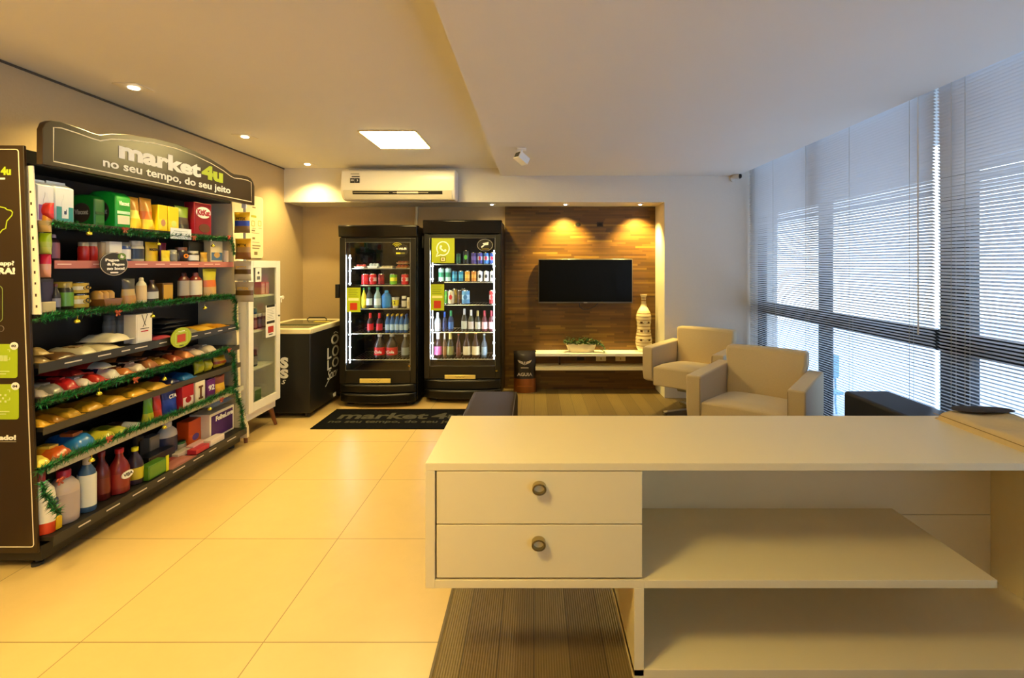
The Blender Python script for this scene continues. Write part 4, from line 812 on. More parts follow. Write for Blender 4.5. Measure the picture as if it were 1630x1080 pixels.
MB().tube([(x1, b-.03, .92), (x1+.012, b-.03, .92)], .007, STEEL, 10).build('lock', dr)
for y in (a+.05, b-.05):
    for x in (CXF-.06-cx, XB+.06-cx):
        s_ = 1 if y > 0 else -1; MB().tube([(x, y, zb_-.03), (x+(.03 if x > 0 else -.0), y+s_*.035, 0)], [.022, .012], M('6A3A1C', .45), 12).build('leg', cb)
def poster_x(nm, label, X, y0, y1, z0, z1, mat, t=.002, rad=.004, cat='notice'):
    r = thing(nm, label, cat, (X, (y0+y1)/2, z0), PI/2); MB().prism(rrect(-(y1-y0)/2, (y1-y0)/2, 0, z1-z0, rad), 0, -t, mat).build('sheet', r); return r, y1-y0, z1-z0
r, w, h = poster_x('door_notice', 'white notice with red square taped on the cabinet glass', CXF+.001, CXF*F/(422.5-CX), CXF*F/(438-CX), py2Z(537, 3.92), py2Z(486, 3.92), M('ECE8E0', .5))
MB().box(-w*.28, w*.28, -.003, -.002, h*.13, h*.33, M('B02818', .5)).box(-w*.4, w*.4, -.003, -.002, h*.42, h*.50, DKT).box(-w*.4, w*.4, -.0035, -.002, h*.93, h*1.0, BLK).build('print_blocks', r)
mb = MB()
for k in range(7): mb.box(-w*.36, w*(.36-.1*(k % 3)), -.003, -.002, h*(.56+k*.05), h*(.57+k*.05), M('8A8A88', .5))
mb.box(-w*.2, w*.2, -.003, -.002, h*.06, h*.09, DKT).build('text_lines', r)
r, w, h = poster_x('price_tag', 'small white tag at the top of the cabinet glass', CXF+.001, CXF*F/(406-CX), CXF*F/(415.5-CX), py2Z(449, 3.75), py2Z(427, 3.75), M('ECE8E0', .5), cat='tag')
MB().prism(ellipse(w*.3, h*.2, 12, (0, h*.65)), -.002, -.003, DKT).box(-w*.25, w*.25, -.003, -.002, h*.15, h*.4, M('5A5A58', .5)).build('print', r)
def cab(kind, px0, px1, zs, h, name, label, cols, dep=.06, xf=-2.22, **k):
    Y0 = xf*F/(px0-CX); Y1 = xf*F/(px1-CX); return goods(kind, (Y1-Y0), dep, h, name, label, 'packet' if kind in ('pouch', 'box') else kind if kind != 'squeeze' else 'bottle', (xf-dep/2, (Y0+Y1)/2, zs+.0005), PI/2, cols, **k)
ZC = [c+.008 for c in CS]
cab('box', 416, 421.5, ZC[0], .10, 'soap_box', 'left pink box on the top shelf inside the white cabinet', ('C86878', 'E0A0A8')); cab('box', 423, 428.5, ZC[0], .10, 'soap_box', 'right pink box on the top shelf inside the white cabinet', ('C86878', 'E0A0A8'))
for k in range(2): cab('can', 402+k*5, 406+k*5, ZC[1]+(.0), .17, 'spray_can', ('nearer', 'farther')[k]+' tall blue can on the cabinet second shelf', ('1E4A90', '3A70B8'), .04, -2.28)
for k in range(3): cab('jar', 406.5+k*7, 412+k*7, ZC[1], .12, 'polish_jar', ('left', 'middle', 'right')[k]+' little jar before the blue cans in the cabinet', (('7A3040', 'A87080', 'C8B8B8'), ('5A3A60', '8A7A90', 'C0C0C8'), ('7A2A38', 'B090A0', 'B8A8A8'))[k], .045)
cab('jar', 405, 413, ZC[2], .13, 'black_tub', 'black tub with pale label on the third cabinet shelf', ('141210', '8A867C', '141210'), .08); 
cab('box', 405, 416, zb_+.05, .12, 'tea_carton', 'white and green box on the cabinet bottom', ('B8B4A4', '4A6A3A'), .1)
tag(MB().prism([(0, 0), (.22, 0), (.19, .012), (.10, .05), (.03, .058), (0, .05)], -.04, .03, M('F2E8C8', .4), 'y').build('lamp_cap', None, .004, loc=(-2.50, 3.80, zt_+.0005)), 'rounded cream cover lying on top of the white cabinet', 'cover')
# info sheet on left wall
yA, yB = XL*F/(371-CX), XL*F/(417.5-CX); zA = EYE+10*4.4/F; zB_ = EYE+108*4.40/F
r, w, h = poster_x('wall_notice', 'beige instruction sheet on the tan wall behind the hanging snacks', XL+.006, yA, yB, zA, zB_, M('E2D2AC', .4, coat=.3), .003, .03)
gm = M('9AA028', .5); dk = M('7A6A48', .5)
def wq(px, py): Y = XL*F/(px-CX); return (Y-(yA+yB)/2, py2Z(py, Y)-zA)
mb = MB()
x0_, z0_ = wq(399, 346); mb.box(x0_-.01, x0_+.07, -.004, -.003, z0_, z0_+.02, gm)
for px in (401, 411.5): x0_, z0_ = wq(px, 360); mb.ribbon(rrect(x0_-.02, x0_+.025, z0_, z0_+.045, .008), .006, .001, gm, -.003, True)
mb.build('green_icons', r); mb = MB()
for px, py, l, t in ((400, 331, .05, .012), (399, 368, .05, .012), (399, 371, .12, .004), (400, 381, .04, .018), (400, 386, .11, .004), (400, 392, .13, .01), (400, 396, .11, .01), (403, 406, .05, .03), (400, 364, .05, .005), (410, 364, .05, .005)):
    x0_, z0_ = wq(px, py); mb.box(x0_, x0_+l, -.004, -.003, z0_, z0_+t, dk)
mb.build('text_lines', r)
# ================================================================= CHEST FREEZER
FX0, FX1, FY0, FY1 = XL+.02, -1.962, 4.24, 5.04; cx, cy = (FX0+FX1)/2, (FY0+FY1)/2; FZ = .784; w, d = (FX1-FX0)/2, (FY1-FY0)/2
fz = thing('chest_freezer', 'black ice cream chest freezer with cream rim in the niche', 'freezer', (cx, cy, 0)); FB = M('131415', .4, noise=.1)
MB().box(-w, w, -d, d, .045, FZ-.045, FB).build('body', fz, .008)
rm = MB().box(-w-.006, w+.006, -d-.006, -d+.05, FZ-.045, FZ, M('D8CCA8', .4)).box(-w-.006, w+.006, d-.05, d+.006, FZ-.045, FZ, M('D8CCA8', .4)).box(-w-.006, -w+.045, -d+.05, d-.05, FZ-.045, FZ, M('D8CCA8', .4)).box(w-.045, w+.006, -d+.05, d-.05, FZ-.045, FZ, M('D8CCA8', .4)).build('rim', fz, .006)
MB().box(-w+.045, w-.045, -d+.05, .02, FZ-.02, FZ-.012, M('6A6A50', .15, coat=.4)).build('glass_lid', fz, .002); MB().box(-w+.045, w-.045, -.02, d-.05, FZ-.012, FZ-.004, M('5A5A44', .15, coat=.4)).build('glass_lid', fz, .002)
MB().tube([(-.1, d-.06, FZ), (-.08, d-.06, FZ+.02), (.08, d-.06, FZ+.02), (.1, d-.06, FZ)], .006, DKT).build('lid_handle', fz)
MB().box(.05, .2, .15, .2, FZ-.003, FZ-.001, M('D8C030', .5)).build('yellow_strip', fz)
for sx in (-1, 1):
    for sy in (-1, 1): MB().tube([(sx*(w-.05)-.012, sy*(d-.06), .024), (sx*(w-.05)+.012, sy*(d-.06), .024)], .0235, DKT, 12).box(sx*(w-.05)-.02, sx*(w-.05)+.02, sy*(d-.06)-.015, sy*(d-.06)+.015, .03, .046, DKT).build('caster', fz)
# front lettering, partly hidden by the cabinet
Yq = FY0-.001
def ft(s, pxr, pyb, wp, hp, **k): x, _, z = P(pxr, pyb, Yq); return text(s, wp*Yq/F, hp*Yq/F, TXT, fz, (x-cx, -d-.0005, z), align='r', **k)
ft('S', 459, 587, 13, 18, bold=.06); ft('S', 459, 603, 13, 15, bold=.06); ft('s', 455, 612, 7, 7, shear=.4, bold=0)
def st_(s, px0, px1, y1p, y0p, **k):
    Ya = FX1*F/(px0-CX); Yb = FX1*F/(px1-CX); Ym = (Ya+Yb)/2; return text(s, Yb-Ya, (y1p-y0p)*Ym/F, TXT, fz, (w+.0005, Ym-cy, py2Z(y1p, Ym)), rz=PI/2, **k)
st_('O', 527, 539, 548, 532, bold=.03); st_('LO', 521, 539, 569, 551, bold=.02, spacing=1.15); st_('LO', 521, 539, 586, 570, bold=.02, spacing=1.15); st_('Sorv', 521, 537, 601, 587, shear=.4, bold=0)
Y_ = lambda px: FX1*F/(px-CX)
mb = MB().ribbon([(Y_(531)-cy, py2Z(531, Y_(531))), (Y_(534)-cy, py2Z(528, Y_(534))), (Y_(538)-cy, py2Z(530, Y_(538)))], .008, .001, TXT).ribbon([(Y_(518)-cy, py2Z(616, Y_(518))), (Y_(524)-cy, py2Z(604, Y_(524))), (Y_(534)-cy, py2Z(597, Y_(534)))], .004, .001, TXT).build('flourish', fz, loc=(w+.0005, 0, 0), rz=PI/2)
tag(MB().prism([(0, 0), (.02, .01), (.022, .05), (.012, .045), (-.01, .03)], 0, .006, TXT).build('plug_cover', loc=(-1.93, 4.80, .13)), 'small white plug hanging low between freezer and left fridge', 'plug')
MC_ = bpy.data.objects['plug_cover']; MC_.location = (P(531, 632, 4.72)[0], 4.72, P(531, 632, 4.72)[2])
# ================================================================= FRIDGES
FBK = M('080706', .35); FIN = M('16140F', .9, spec=.1); LED = M((.80, .90, 1), .5, 0, 60)
def fridge(nm, label, Yf, ox0, ox1, ht, hb, g, gold, bot, shelves, leds, depth=.62):
    xa, xb = px2X(ox0, Yf), px2X(ox1, Yf); cx = (xa+xb)/2; w = (xb-xa)/2; Z = lambda p: py2Z(p, Yf); Xl = lambda p: px2X(p, Yf)-cx
    r = thing(nm, label, 'fridge', (cx, Yf, 0)); H = Z(ht); gz0, gz1 = Z(g[3]), Z(g[2]); gx0, gx1 = Xl(g[0]), Xl(g[1]); d = min(depth, YN-.04-Yf)
    MB().box(-w, -w+.03, .05, d, .05, H-.01, FBK).box(w-.03, w, .05, d, .05, H-.01, FBK).box(-w+.03, -w+.033, .05, d-.03, gz0-.05, H-.12, FIN).box(w-.033, w-.03, .05, d-.03, gz0-.05, H-.12, FIN).box(-w+.03, w-.03, d-.03, d, .05, H-.01, FIN).box(-w+.03, w-.03, .05, d-.03, H-.12, H-.01, FBK).box(-w+.03, w-.03, .05, d-.03, .05, gz0-.05, FBK).build('cabinet_body', r, .002)
    MB().prism([(.05, Z(hb)), (0, Z(hb)), (-.012, H-.01), (0, H), (.10, H), (.10, H-.02), (.05, H-.02)], -w-.004, w+.004, M('0A0806', .15), 'x').build('header_panel', r, .003)
    df = MB().box(-w+.006, gx0, 0, .045, gz0-.125, Z(hb)-.012, FBK).box(gx1, w-.006, 0, .045, gz0-.125, Z(hb)-.012, FBK).box(gx0, gx1, 0, .045, gz1, Z(hb)-.012, FBK).box(gx0, gx1, 0, .045, gz0-.125, gz0, FBK).build('door', r, .003)
    t = .005; MB().ribbon([(gx0, gz0), (gx1, gz0), (gx1, gz1), (gx0, gz1)], t, .001, M('8A8880', .35, .6), -.0005, True).build('glass_edge', df)
    MB().box(gx0, gx1, .01, .016, gz0, gz1, glass('fridge_glass', (.96, .97, .97))).build('glass', df)
    gx, gx_ = Xl(gold[0]), Xl(gold[1]); gp_ = MB().box(gx, gx_, -.010, 0, Z(gold[3]), Z(gold[2]), M('E8D078', .3, .2)).build('name_plate', r, .002)
    zc = (Z(gold[2])+Z(gold[3]))/2; MB().ribbon([((gx+gx_)/2-.05+.01*k, zc+.006*math.sin(k*2.1)) for k in range(11)], .0025, .001, M('8A7018', .4), -.010).build('script_mark', gp_)
    # bulging lower grille
    n = 14
    for z0, z1, bu in ((.135, gz0-.13, .05), (.045, .13, .075)):
        pts = [(-w+.01, .05)]+[(-w+.01+(2*w-.02)*i/n, -bu*math.sin(PI*i/n)**.7+.01) for i in range(n+1)]+[(w-.01, .05)]
        o_ = MB().prism(pts, z0, z1, FBK, 'z').build('lower_panel', r, .008)
        MB().tube([(-w+.01+(2*w-.02)*i/n, -bu*math.sin(PI*i/n)**.7+.006, z1-.012) for i in range(1, n)], .0022, M('5A564C', .3, .6), 6).build('chrome_line', o_)
    for sx in (-1, 1):
        for fy_ in (.08, d-.10): MB().box(sx*(w-.08)-.03, sx*(w-.08)+.03, fy_, fy_+.04, 0, .055, DKT).build('foot', r)
    Zs = []
    for p in shelves:
        z = py2Z(p, Yf+.11); Zs.append(z); mb = MB()
        mb.tube([(gx0-.01, .10, z), (gx1+.03, .10, z)], .004, M('B8B8B0', .3, .7), 6).tube([(gx0-.01, d-.06, z), (gx1+.03, d-.06, z)], .003, STEEL, 6)
        for k in range(19): x = gx0+(gx1-gx0)*(k+.5)/19; mb.tube([(x, .10, z), (x, d-.06, z)], .0018, STEEL, 5)
        mb.build('wire_shelf', r)
    for lx in leds:
        x = Xl(lx); l_ = MB().box(x-.0028, x+.0028, .052, .060, gz0+.06, gz1-.12, LED)
        for k in range(9): zz = gz0+.09+(gz1-gz0-.24)*k/8; l_.box(x-.008, x+.008, .050, .060, zz-.006, zz+.006, LED)
        l_.build('light_strip', r)
    return r, cx, Yf, Zs
def fgood(kind, Yf, x0, x1, zs, hp, name, label, cat, cols, dep=None, back=.14, **k):
    Y = Yf+back; X0, X1 = px2X(x0, Y), px2X(x1, Y); w = X1-X0; h = hp*Y/F; d = dep or w
    return goods(kind, w*.97, d, h, name, label, cat, ((X0+X1)/2, Y+d/2, zs+.0045), 0, cols, **k)
r1, c1, YA, ZA = fridge('drinks_fridge', 'left black glass door drinks fridge beside the freezer', 4.60, 539.5, 663, 358.5, 377, (550, 653, 386, 590), (573, 622, 603, 610), 643, (428, 455, 492, 531.5, 573), (553.5,))
r2, c2, YB2, ZB = fridge('drinks_fridge', 'right taller black glass door drinks fridge next to the wood panel', 4.74, 674, 798, 350.5, 371.5, (684, 788, 379, 583), (708, 757, 597, 603.5), 638, (421.5, 450, 486, 529.5, 572), (686.5, 785.5))
MB().box(-.37-.035, -.37, .0, .05, py2Z(475, YA), py2Z(453, YA), FBK).build('hinge_block', r1, .003)
MB().box(-.4, -.383, .02, .06, py2Z(395, YB2), py2Z(376, YB2), FBK).build('hinge_block', r2, .003); 
MB().lathe([(.012, 0), (.012, .01)], GOLD, 12, c=(.30, 0, .38)).build('lock', r1); MB().lathe([(.014, 0), (.014, .012)], GOLD, 12, c=(.335, -.01, py2Z(591, YB2))).build('lock', r2)
# stickers on the glass
def sticker(Yf, x0, x1, y0, y1, nm, label, mat, el=False, cat='sticker'):
    Y = Yf+.008; xa, xb = px2X(x0, Y), px2X(x1, Y); za, zb = py2Z(y1, Y), py2Z(y0, Y); r = thing(nm, label, cat, ((xa+xb)/2, Y, (za+zb)/2)); w, h = xb-xa, zb-za
    MB().prism(ellipse(w, h, 30) if el else [(-w/2, -h/2), (w/2, -h/2), (w/2, h/2), (-w/2, h/2)], 0, -.002, mat).build('sheet', r); return r, w, h
LM = M('A8B818', .45)
r, w, h = sticker(YA, 552, 574, 455.5, 497, 'green_notice', 'green notice with red square on the left fridge glass', LM, cat='notice')
def notice(r, w, h):
    MB().box(-w*.26, w*.26, -.003, -.002, -h*.42, -h*.15, M('B83010', .5)).build('red_square', r); MB().box(-w*.38, w*.38, -.003, -.002, -h*.06, h*.03, M('E8E0A0', .5)).build('cream_band', r); MB().box(-w/2, w/2, -.0035, -.002, h*.44, h*.53, BLK).build('black_header', r); mb = MB()
    for k in range(5): mb.box(-w*.38, w*(.3-.08*(k % 2)), -.003, -.002, h*(.10+k*.065), h*(.115+k*.065), M('5A6A10', .5))
    mb.build('text_lines', r)
notice(r, w, h)
r, w, h = sticker(YB2, 685.5, 707, 450, 494.5, 'green_notice', 'green notice with red square on the right fridge glass', LM, cat='notice'); notice(r, w, h)
r, w, h = sticker(YA, 625, 650, 387.5, 409.5, 'wifi_sticker', 'round black sticker reading Wi-Fi on the left fridge', M('14120E', .4), True)
text('Wi-Fi', w*.5, h*.16, TXT, r, (w*.12, -.002, h*.02), bold=.04)
MB().prism(ellipse(w*.1, h*.12, 12, (-w*.22, h*.1)), -.002, -.003, TXT).box(-w*.28, w*.0, -.003, -.002, -h*.28, -h*.16, M('C8C030', .5)).box(w*.03, w*.28, -.003, -.002, -h*.28, -h*.16, M('6A6838', .5)).build('print', r)
mb = MB()
for rr in (.14, .25, .36): mb.ribbon([(w*(-.22+rr*math.sin(t)), h*(.18+rr*math.cos(t))) for t in (-.9, -.45, 0, .45, .9)], .005, .001, M('C8C820', .4), -.002)
mb.build('wave_arcs', r)
r, w, h = sticker(YB2, 759, 785, 380.5, 400.5, 'camera_sticker', 'round black sticker with camera picture on the right fridge', M('14110E', .4), True)
MB().ribbon(ellipse(w*.93, h*.93, 30), .003, .001, M('B8B4A8', .5), -.002, True).build('rim', r)
MB().prism([(-w*.15, h*.15), (w*.22, h*.25), (w*.2, h*.02), (-w*.05, -h*.02)], -.002, -.003, TXT).prism([(-w*.2, -h*.22), (-w*.08, -h*.1), (-w*.02, h*0), (-w*.12, -h*.0), (-w*.24, -h*.12)], -.002, -.003, TXT).box(-w*.2, w*.25, -.003, -.002, -h*.33, -h*.28, M('B8A838', .5)).build('camera_print', r)
r, w, h = sticker(YB2, 687, 723.5, 379, 419, 'messenger_poster', 'green poster with white phone bubble on the right fridge', M('A4B014', .5), cat='poster')
ring = [(w*.27*math.cos(t)+w*.0, h*.27*math.sin(t)+h*.08) for t in [(-2.15+2*PI*k/28) for k in range(25)]]+[]
pts = [(w*.27*math.cos(a), h*.08+h*.27*math.sin(a)) for a in [(-1.95+(2*PI-.55)*k/26) for k in range(27)]]+[(-w*.30, -h*.24)]
MB().ribbon(pts, .011, .001, TXT, -.002, True).build('bubble_outline', r)
MB().ribbon([(-w*.11, h*.18), (-w*.12, h*.10), (-w*.04, h*.02), (w*.06, -h*.03), (w*.12, h*.0)], .014, .001, TXT, -.002).prism(ellipse(w*.10, h*.10, 10, (-w*.09, h*.16)), -.002, -.0032, TXT).prism(ellipse(w*.10, h*.10, 10, (w*.10, h*.0)), -.002, -.0032, TXT).build('handset', r)
MB().ribbon(rrect(-w*.11, w*.11, -h*.44, -h*.26, .006), .004, .001, M('4A2A10', .5), -.002, True).box(-w*.08, w*.08, -.0025, -.002, -h*.42, -h*.28, M('E8D8A8', .5)).box(-w*.03, w*.03, -.0032, -.002, -h*.38, -h*.31, M('6A4A20', .5)).build('code_frame', r)
# --- left fridge goods
A = YA
for x0, x1, hp, cols, n_ in ((563, 580, 6, ('C84838', 'D8D0C8'), 'red and white tray, leftmost on top shelf'), (584, 601, 8, ('B8C8D8', 'E8F0F8'), 'white tray, second on top shelf'), (603, 626, 4, ('D8D0B0', 'E8E0C8'), 'cream low tray, middle of top shelf'), (629, 649, 6, ('D86028', 'E0A060'), 'orange tray, right end of top shelf')):
    fgood('tray', A, x0, x1, ZA[0], hp, 'food_tray', n_+' in the left fridge', 'tray', cols, .12)
fgood('tray', A, 630, 649, ZA[0]+.042, 5, 'food_tray', 'orange tray stacked upon another in the left fridge', 'tray', ('D86830', 'E8B070'), .12)
for x0, x1, cols, n_ in ((573.5, 585, ('C01820', 'D82838'), 'bright red can, first on the can shelf'), (586, 597.5, ('C01820', 'E8C8C8', 'B01018'), 'red and white can, second on the can shelf'), (600, 610.5, ('7A1018', '901820'), 'dark red can, third on the can shelf'), (618.5, 630.5, ('6AB020', 'D8D820', 'E8E840'), 'green and yellow can alone'), (637, 649, ('C01820', 'E8D8D8', 'C01820'), 'red can at the right end')):
    fgood('can', A, x0, x1, ZA[1], 18, 'soda_can', n_+', left fridge', 'can', cols)
for x0, x1, hp, kd, cols, n_ in ((574, 582, 32, 'bottle', ('D8C020', 'E0D040', '2A8A30'), 'yellow juice bottle half behind the green notice'), (581.5, 591, 33, 'bottle', ('2A3438', 'C8D8E0', '2A7A58'), 'dark water bottle with pale label'), (593.5, 605, 33, 'bottle', ('8AA8B0', 'D0E0E8', '3AA078'), 'clear water bottle with green cap'), (605.5, 620.5, 28, 'squeeze', ('1E70C8', '2A80D8', '3A90E0'), 'bright blue sports drink bottle'), (638, 646, 19, 'jar', ('2A2824', 'C8C8C0', 'D8D8D0'), 'little dark jar right of the yellow cup'), (647, 652, 17, 'jar', ('D8D0C0', 'C8B890', 'E8E8E0'), 'small pale jar at the door edge')):
    fgood(kd, A, x0, x1, ZA[2], hp, 'drink_bottle' if kd != 'jar' else 'dessert_jar', n_+', left fridge', 'bottle' if kd != 'jar' else 'jar', cols)
fgood('cup', A, 622, 634, ZA[2], 17, 'snack_cup', 'white cup with yellow label in the left fridge', 'cup', ('D8D8D0', 'E0D820'), txt='z', tz=.35, tw=.3, th=.3, tcol='2A2A20')
for x0, x1, n_ in ((582.5, 593, 'left'), (597, 607.5, 'right')): fgood('beer', A, x0, x1, ZA[3], 31, 'cola_bottle', n_+' small cola bottle with red label, left fridge', 'bottle', ('1C0A06', 'C81C28', 'C01820'), extra=1)
k = 0
for row, back in enumerate((.14, .24)):
    for i, x0 in enumerate((612, 619.5, 627, 634.5, 642)):
        k += 1; fgood('bottle', A, x0+row*1.5, x0+7.2+row*1.5, ZA[3], 29-row, 'water_bottle', 'blue water bottle in the %s row, %s from the left' % (('front', 'back')[row], ('first', 'second', 'third', 'fourth', 'fifth')[i]), 'bottle', ('2A60B0', 'A8C8F0', 'E0C020' if i < 4 else '1A4AB0'), back=back, group='blue water bottles in the left fridge')
for x0, x1, n_ in ((593, 610.5, 'left'), (612, 630.5, 'right')):
    o = fgood('bottle', A, x0, x1, ZA[4], 38, 'large_cola_bottle', n_+' large cola bottle with red label, lowest shelf', 'bottle', ('2A201C', 'D02028', 'C8C8C8'), txt='Cola', tz=.22, tw=.7, th=.12)
fgood('bottle', A, 637, 650, ZA[4], 38, 'water_flask', 'large clear bottle at right of lowest shelf, left fridge', 'bottle', ('3A3E40', '8A98A0', 'C8D0D8'))
# --- right fridge goods
A = YB2
for x0, x1, hp, cols, n_ in ((725.5, 733, 18, ('1E5A28', '2A7A38'), 'dark green can beside the green poster'), (736, 746.5, 22, ('0E1410', '1A2A1A', '58B830'), 'tall black can with green mark'), (749, 758.5, 19, ('3A2880', '6A58B0'), 'purple can left of the blue ones'), (759.5, 768, 19, ('3A3A98', 'B8C0E0', 'C03050'), 'first blue and silver can from the left'), (769, 778, 19, ('3070C8', 'D0D8E8', 'C03050'), 'second blue and silver can from the left'), (779, 787, 19, ('2A58B8', 'D0D8E8', 'C82848'), 'third blue and silver can, right end')):
    fgood('can', A, x0, x1, ZB[0], hp, 'energy_can', n_+', top shelf of right fridge', 'can', cols)
for x0, x1, hp, cols, n_ in ((697, 706.5, 23, ('B8D8C8', '3A9A68'), 'first pale green can'), (708, 717.5, 23, ('C0E0D0', '2A8A58'), 'second pale green can'), (719, 727.5, 18, ('2A90B8', '5AC0D8'), 'first turquoise can'), (729, 737.5, 18, ('2A90B8', '5AC0D8'), 'second turquoise can'), (739, 748, 18, ('D09A20', 'E8C050'), 'first golden can'), (749.5, 758, 18, ('C88018', 'E0A840'), 'second golden can'), (759.5, 768, 18, ('D8DCE0', 'C8CCD0', '2A2A2A'), 'first white can with dark dot'), (769.5, 778, 18, ('D8DCE0', 'C8CCD0', '2A2A2A'), 'second white can with dark dot'), (779.5, 787.5, 18, ('E0E4E8', 'D0D4D8', '2A2A2A'), 'third white can with dark dot')):
    fgood('can', A, x0, x1, ZB[1], hp, 'drink_can', n_+' on the second shelf, right fridge', 'can', cols)
for x0, x1, hp, cols, n_, bk in ((707, 712, 23, ('4A9A28', '6AB038'), 'green can half behind the green notice', .14), (711.5, 722.5, 23, ('C8B890', 'D8CCA0', 'C02018'), 'cream can with red dot', .14), (719, 728, 24, ('C8A848', 'D8B858'), 'golden can behind the cream one', .24), (727, 735.5, 23, ('4A3418', '6A4A20'), 'dark amber can', .16), (733, 742, 24, ('A88028', 'C09838'), 'golden brown can behind the blue one', .26), (733.8, 747, 23, ('5A98C8', 'A8D0E8', '3A78B0'), 'light blue can', .14), (778, 787.5, 23, ('A82828', 'E8E0DC', 'B83030'), 'red and white can alone at right', .14)):
    fgood('can', A, x0, x1, ZB[2], hp, 'beer_can', n_+', third shelf of right fridge', 'can', cols, back=bk)
for x0, x1, hp, cols, n_ in ((690, 701, 30, ('C8CCD0', 'E8E8E8', 'F0F0F0'), 'milky white bottle at the left'), (703.5, 711, 31, ('101A40', '1A2A60', '2A5AB0'), 'dark blue bottle with blue cap'), (712.5, 721.5, 33, ('10285A', '3A6AA8', '2A8A48'), 'blue bottle with green top'), (733.5, 743.5, 36, ('3A3418', 'C8CCB8', 'C8D0D8'), 'olive bottle with silver foil'), (744.5, 754, 34, ('4A4A30', 'E0D8D0', 'D8DCE0'), 'olive bottle with round white label'), (755.5, 764.5, 33, ('2A2A14', 'C8CCC0', 'B8A868'), 'dark bottle with gold foil'), (766, 775.5, 33, ('5A2028', 'E8C0C8', 'A83040'), 'rosy bottle with pink label, left one'), (777, 787, 33, ('5A2028', 'E8C0C8', 'A83040'), 'rosy bottle with pink label, right one')):
    fgood('beer', A, x0, x1, ZB[3], hp, 'beer_bottle', n_+', fourth shelf of right fridge', 'bottle', cols, extra=1)
for x0, x1, hp, cols, n_ in ((689, 703, 40, ('3A1A1C', 'E070A8', 'E8E8E8'), 'bottle with bright pink label and white foil'), (704, 710.5, 40, ('5A3A18', '8A5A20', 'D8D8D0'), 'slim amber bottle with white top'), (709.5, 722, 40, ('1A2010', '8A8A48', 'D8C868'), 'green sparkling wine with gold foil'), (725.5, 733, 38, ('4A2010', '6A3018', 'A84828'), 'small reddish bottle in the middle'), (736, 748.5, 40, ('3A1E0A', 'E8DCB0', 'C8A040'), 'amber bottle with yellow star label, left one'), (750, 763, 40, ('3A1E0A', 'E8DCB0', 'C8A040'), 'amber bottle with yellow star label, right one'), (765.5, 775, 38, ('4A5A68', '8AA0B0', 'B8C8D0'), 'bluish grey bottle at right')):
    fgood('beer', A, x0, x1, ZB[4], hp, 'wine_bottle' if 'foil' in n_ else 'beer_bottle', n_+', lowest shelf of right fridge', 'bottle', cols, extra=1 if 'foil' in n_ or 'top' in n_ else None)
# ================================================================= CHARCOAL BAG
Y = 5.08; xa, xb = px2X(817, Y), px2X(853.5, Y); zt = py2Z(560, Y)
r = goods('pouch', xb-xa, .12, zt, 'charcoal_bag', 'dark paper charcoal bag reading AGUIA beside the right fridge', 'bag', ((xa+xb)/2, Y+.06, 0), 0, ('2A221C', '8A4A10', '241C16'), None)
text('AGUIA', .16, .035, M('C8BCA8', .5), r, (0, -.062, py2Z(599, Y)), bold=.03)
ws = M('C8BCA8', .5); z = py2Z(578, Y)
MB().prism([(-.075, .03), (-.02, .012), (-.005, -.02), (-.03, -.012), (-.06, .005)], -.055, -.057, ws).prism([(.075, .03), (.06, .005), (.03, -.012), (.005, -.02), (.02, .012)], -.055, -.057, ws).prism([(-.008, .012), (.008, .012), (.0, -.03)], -.055, -.058, ws).build('wing_emblem', r, loc=(0, -.005, z))
MB().box(-.04, .04, -.058, -.056, 0, .006, ws).build('text_line', r, loc=(0, -.005, z-.055)); MB().box(-.08, .08, -.066, -.064, 0, .005, M('A86018', .5)).build('orange_line', r, loc=(0, -.001, .07))
# ================================================================= DOOR MAT
mx0, mx1, my0, my1 = -1.835, -.52, 3.963, 4.50
r = thing('door_mat', 'black door mat lettered market4u in front of the fridges', 'mat', ((mx0+mx1)/2, my0, 0)); w = (mx1-mx0)/2
MB().box(-w, w, 0, my1-my0, 0, .008, M('070605', .95, noise=.2, nscale=300, bump=.4, spec=.1)).build('mat_body', r, .002)
gm_ = M('423F34', .9, spec=.1)
def ftext(s, w_, h_, x, y, m, **k):
    o = text(s, w_, h_, m, r, (x, y, .0082), **k); o.rotation_euler = (-PI/2, 0, 0); o.rotation_euler = (-PI/2, 0, 0); return o
for o in (ftext('market', .78, .17, -.15, .24, gm_, bold=.03), ftext('4u', .26, .17, .40, .24, gm_, bold=.03), ftext('no seu tempo, do seu jeito', 1.15, .085, 0, .12, gm_, bold=.02)): pass
# ================================================================= DARK BENCH (pouf) LEFT OF THE DESK
BR = M('2E2218', .6, noise=.08, nscale=12, spec=.2)
r = thing('ottoman', 'dark brown leather ottoman bench behind the white desk', 'ottoman', (-.295, 3.0, 0)); 
MB().box(-.17, .17, -.60, .65, .06, .40, BR).build('cushion_body', r, .035, seg=4)
for sx in (-1, 1):
    MB().tube([(sx*.155, -.585, .392), (sx*.155, .635, .392)], .004, M('4A3E34', .4), 6).build('piping', r)
    for y in (-.5, .55): MB().lathe([(.018, 0), (.022, .065)], DKT, 12, c=(sx*.13, y, 0)).build('foot', r)
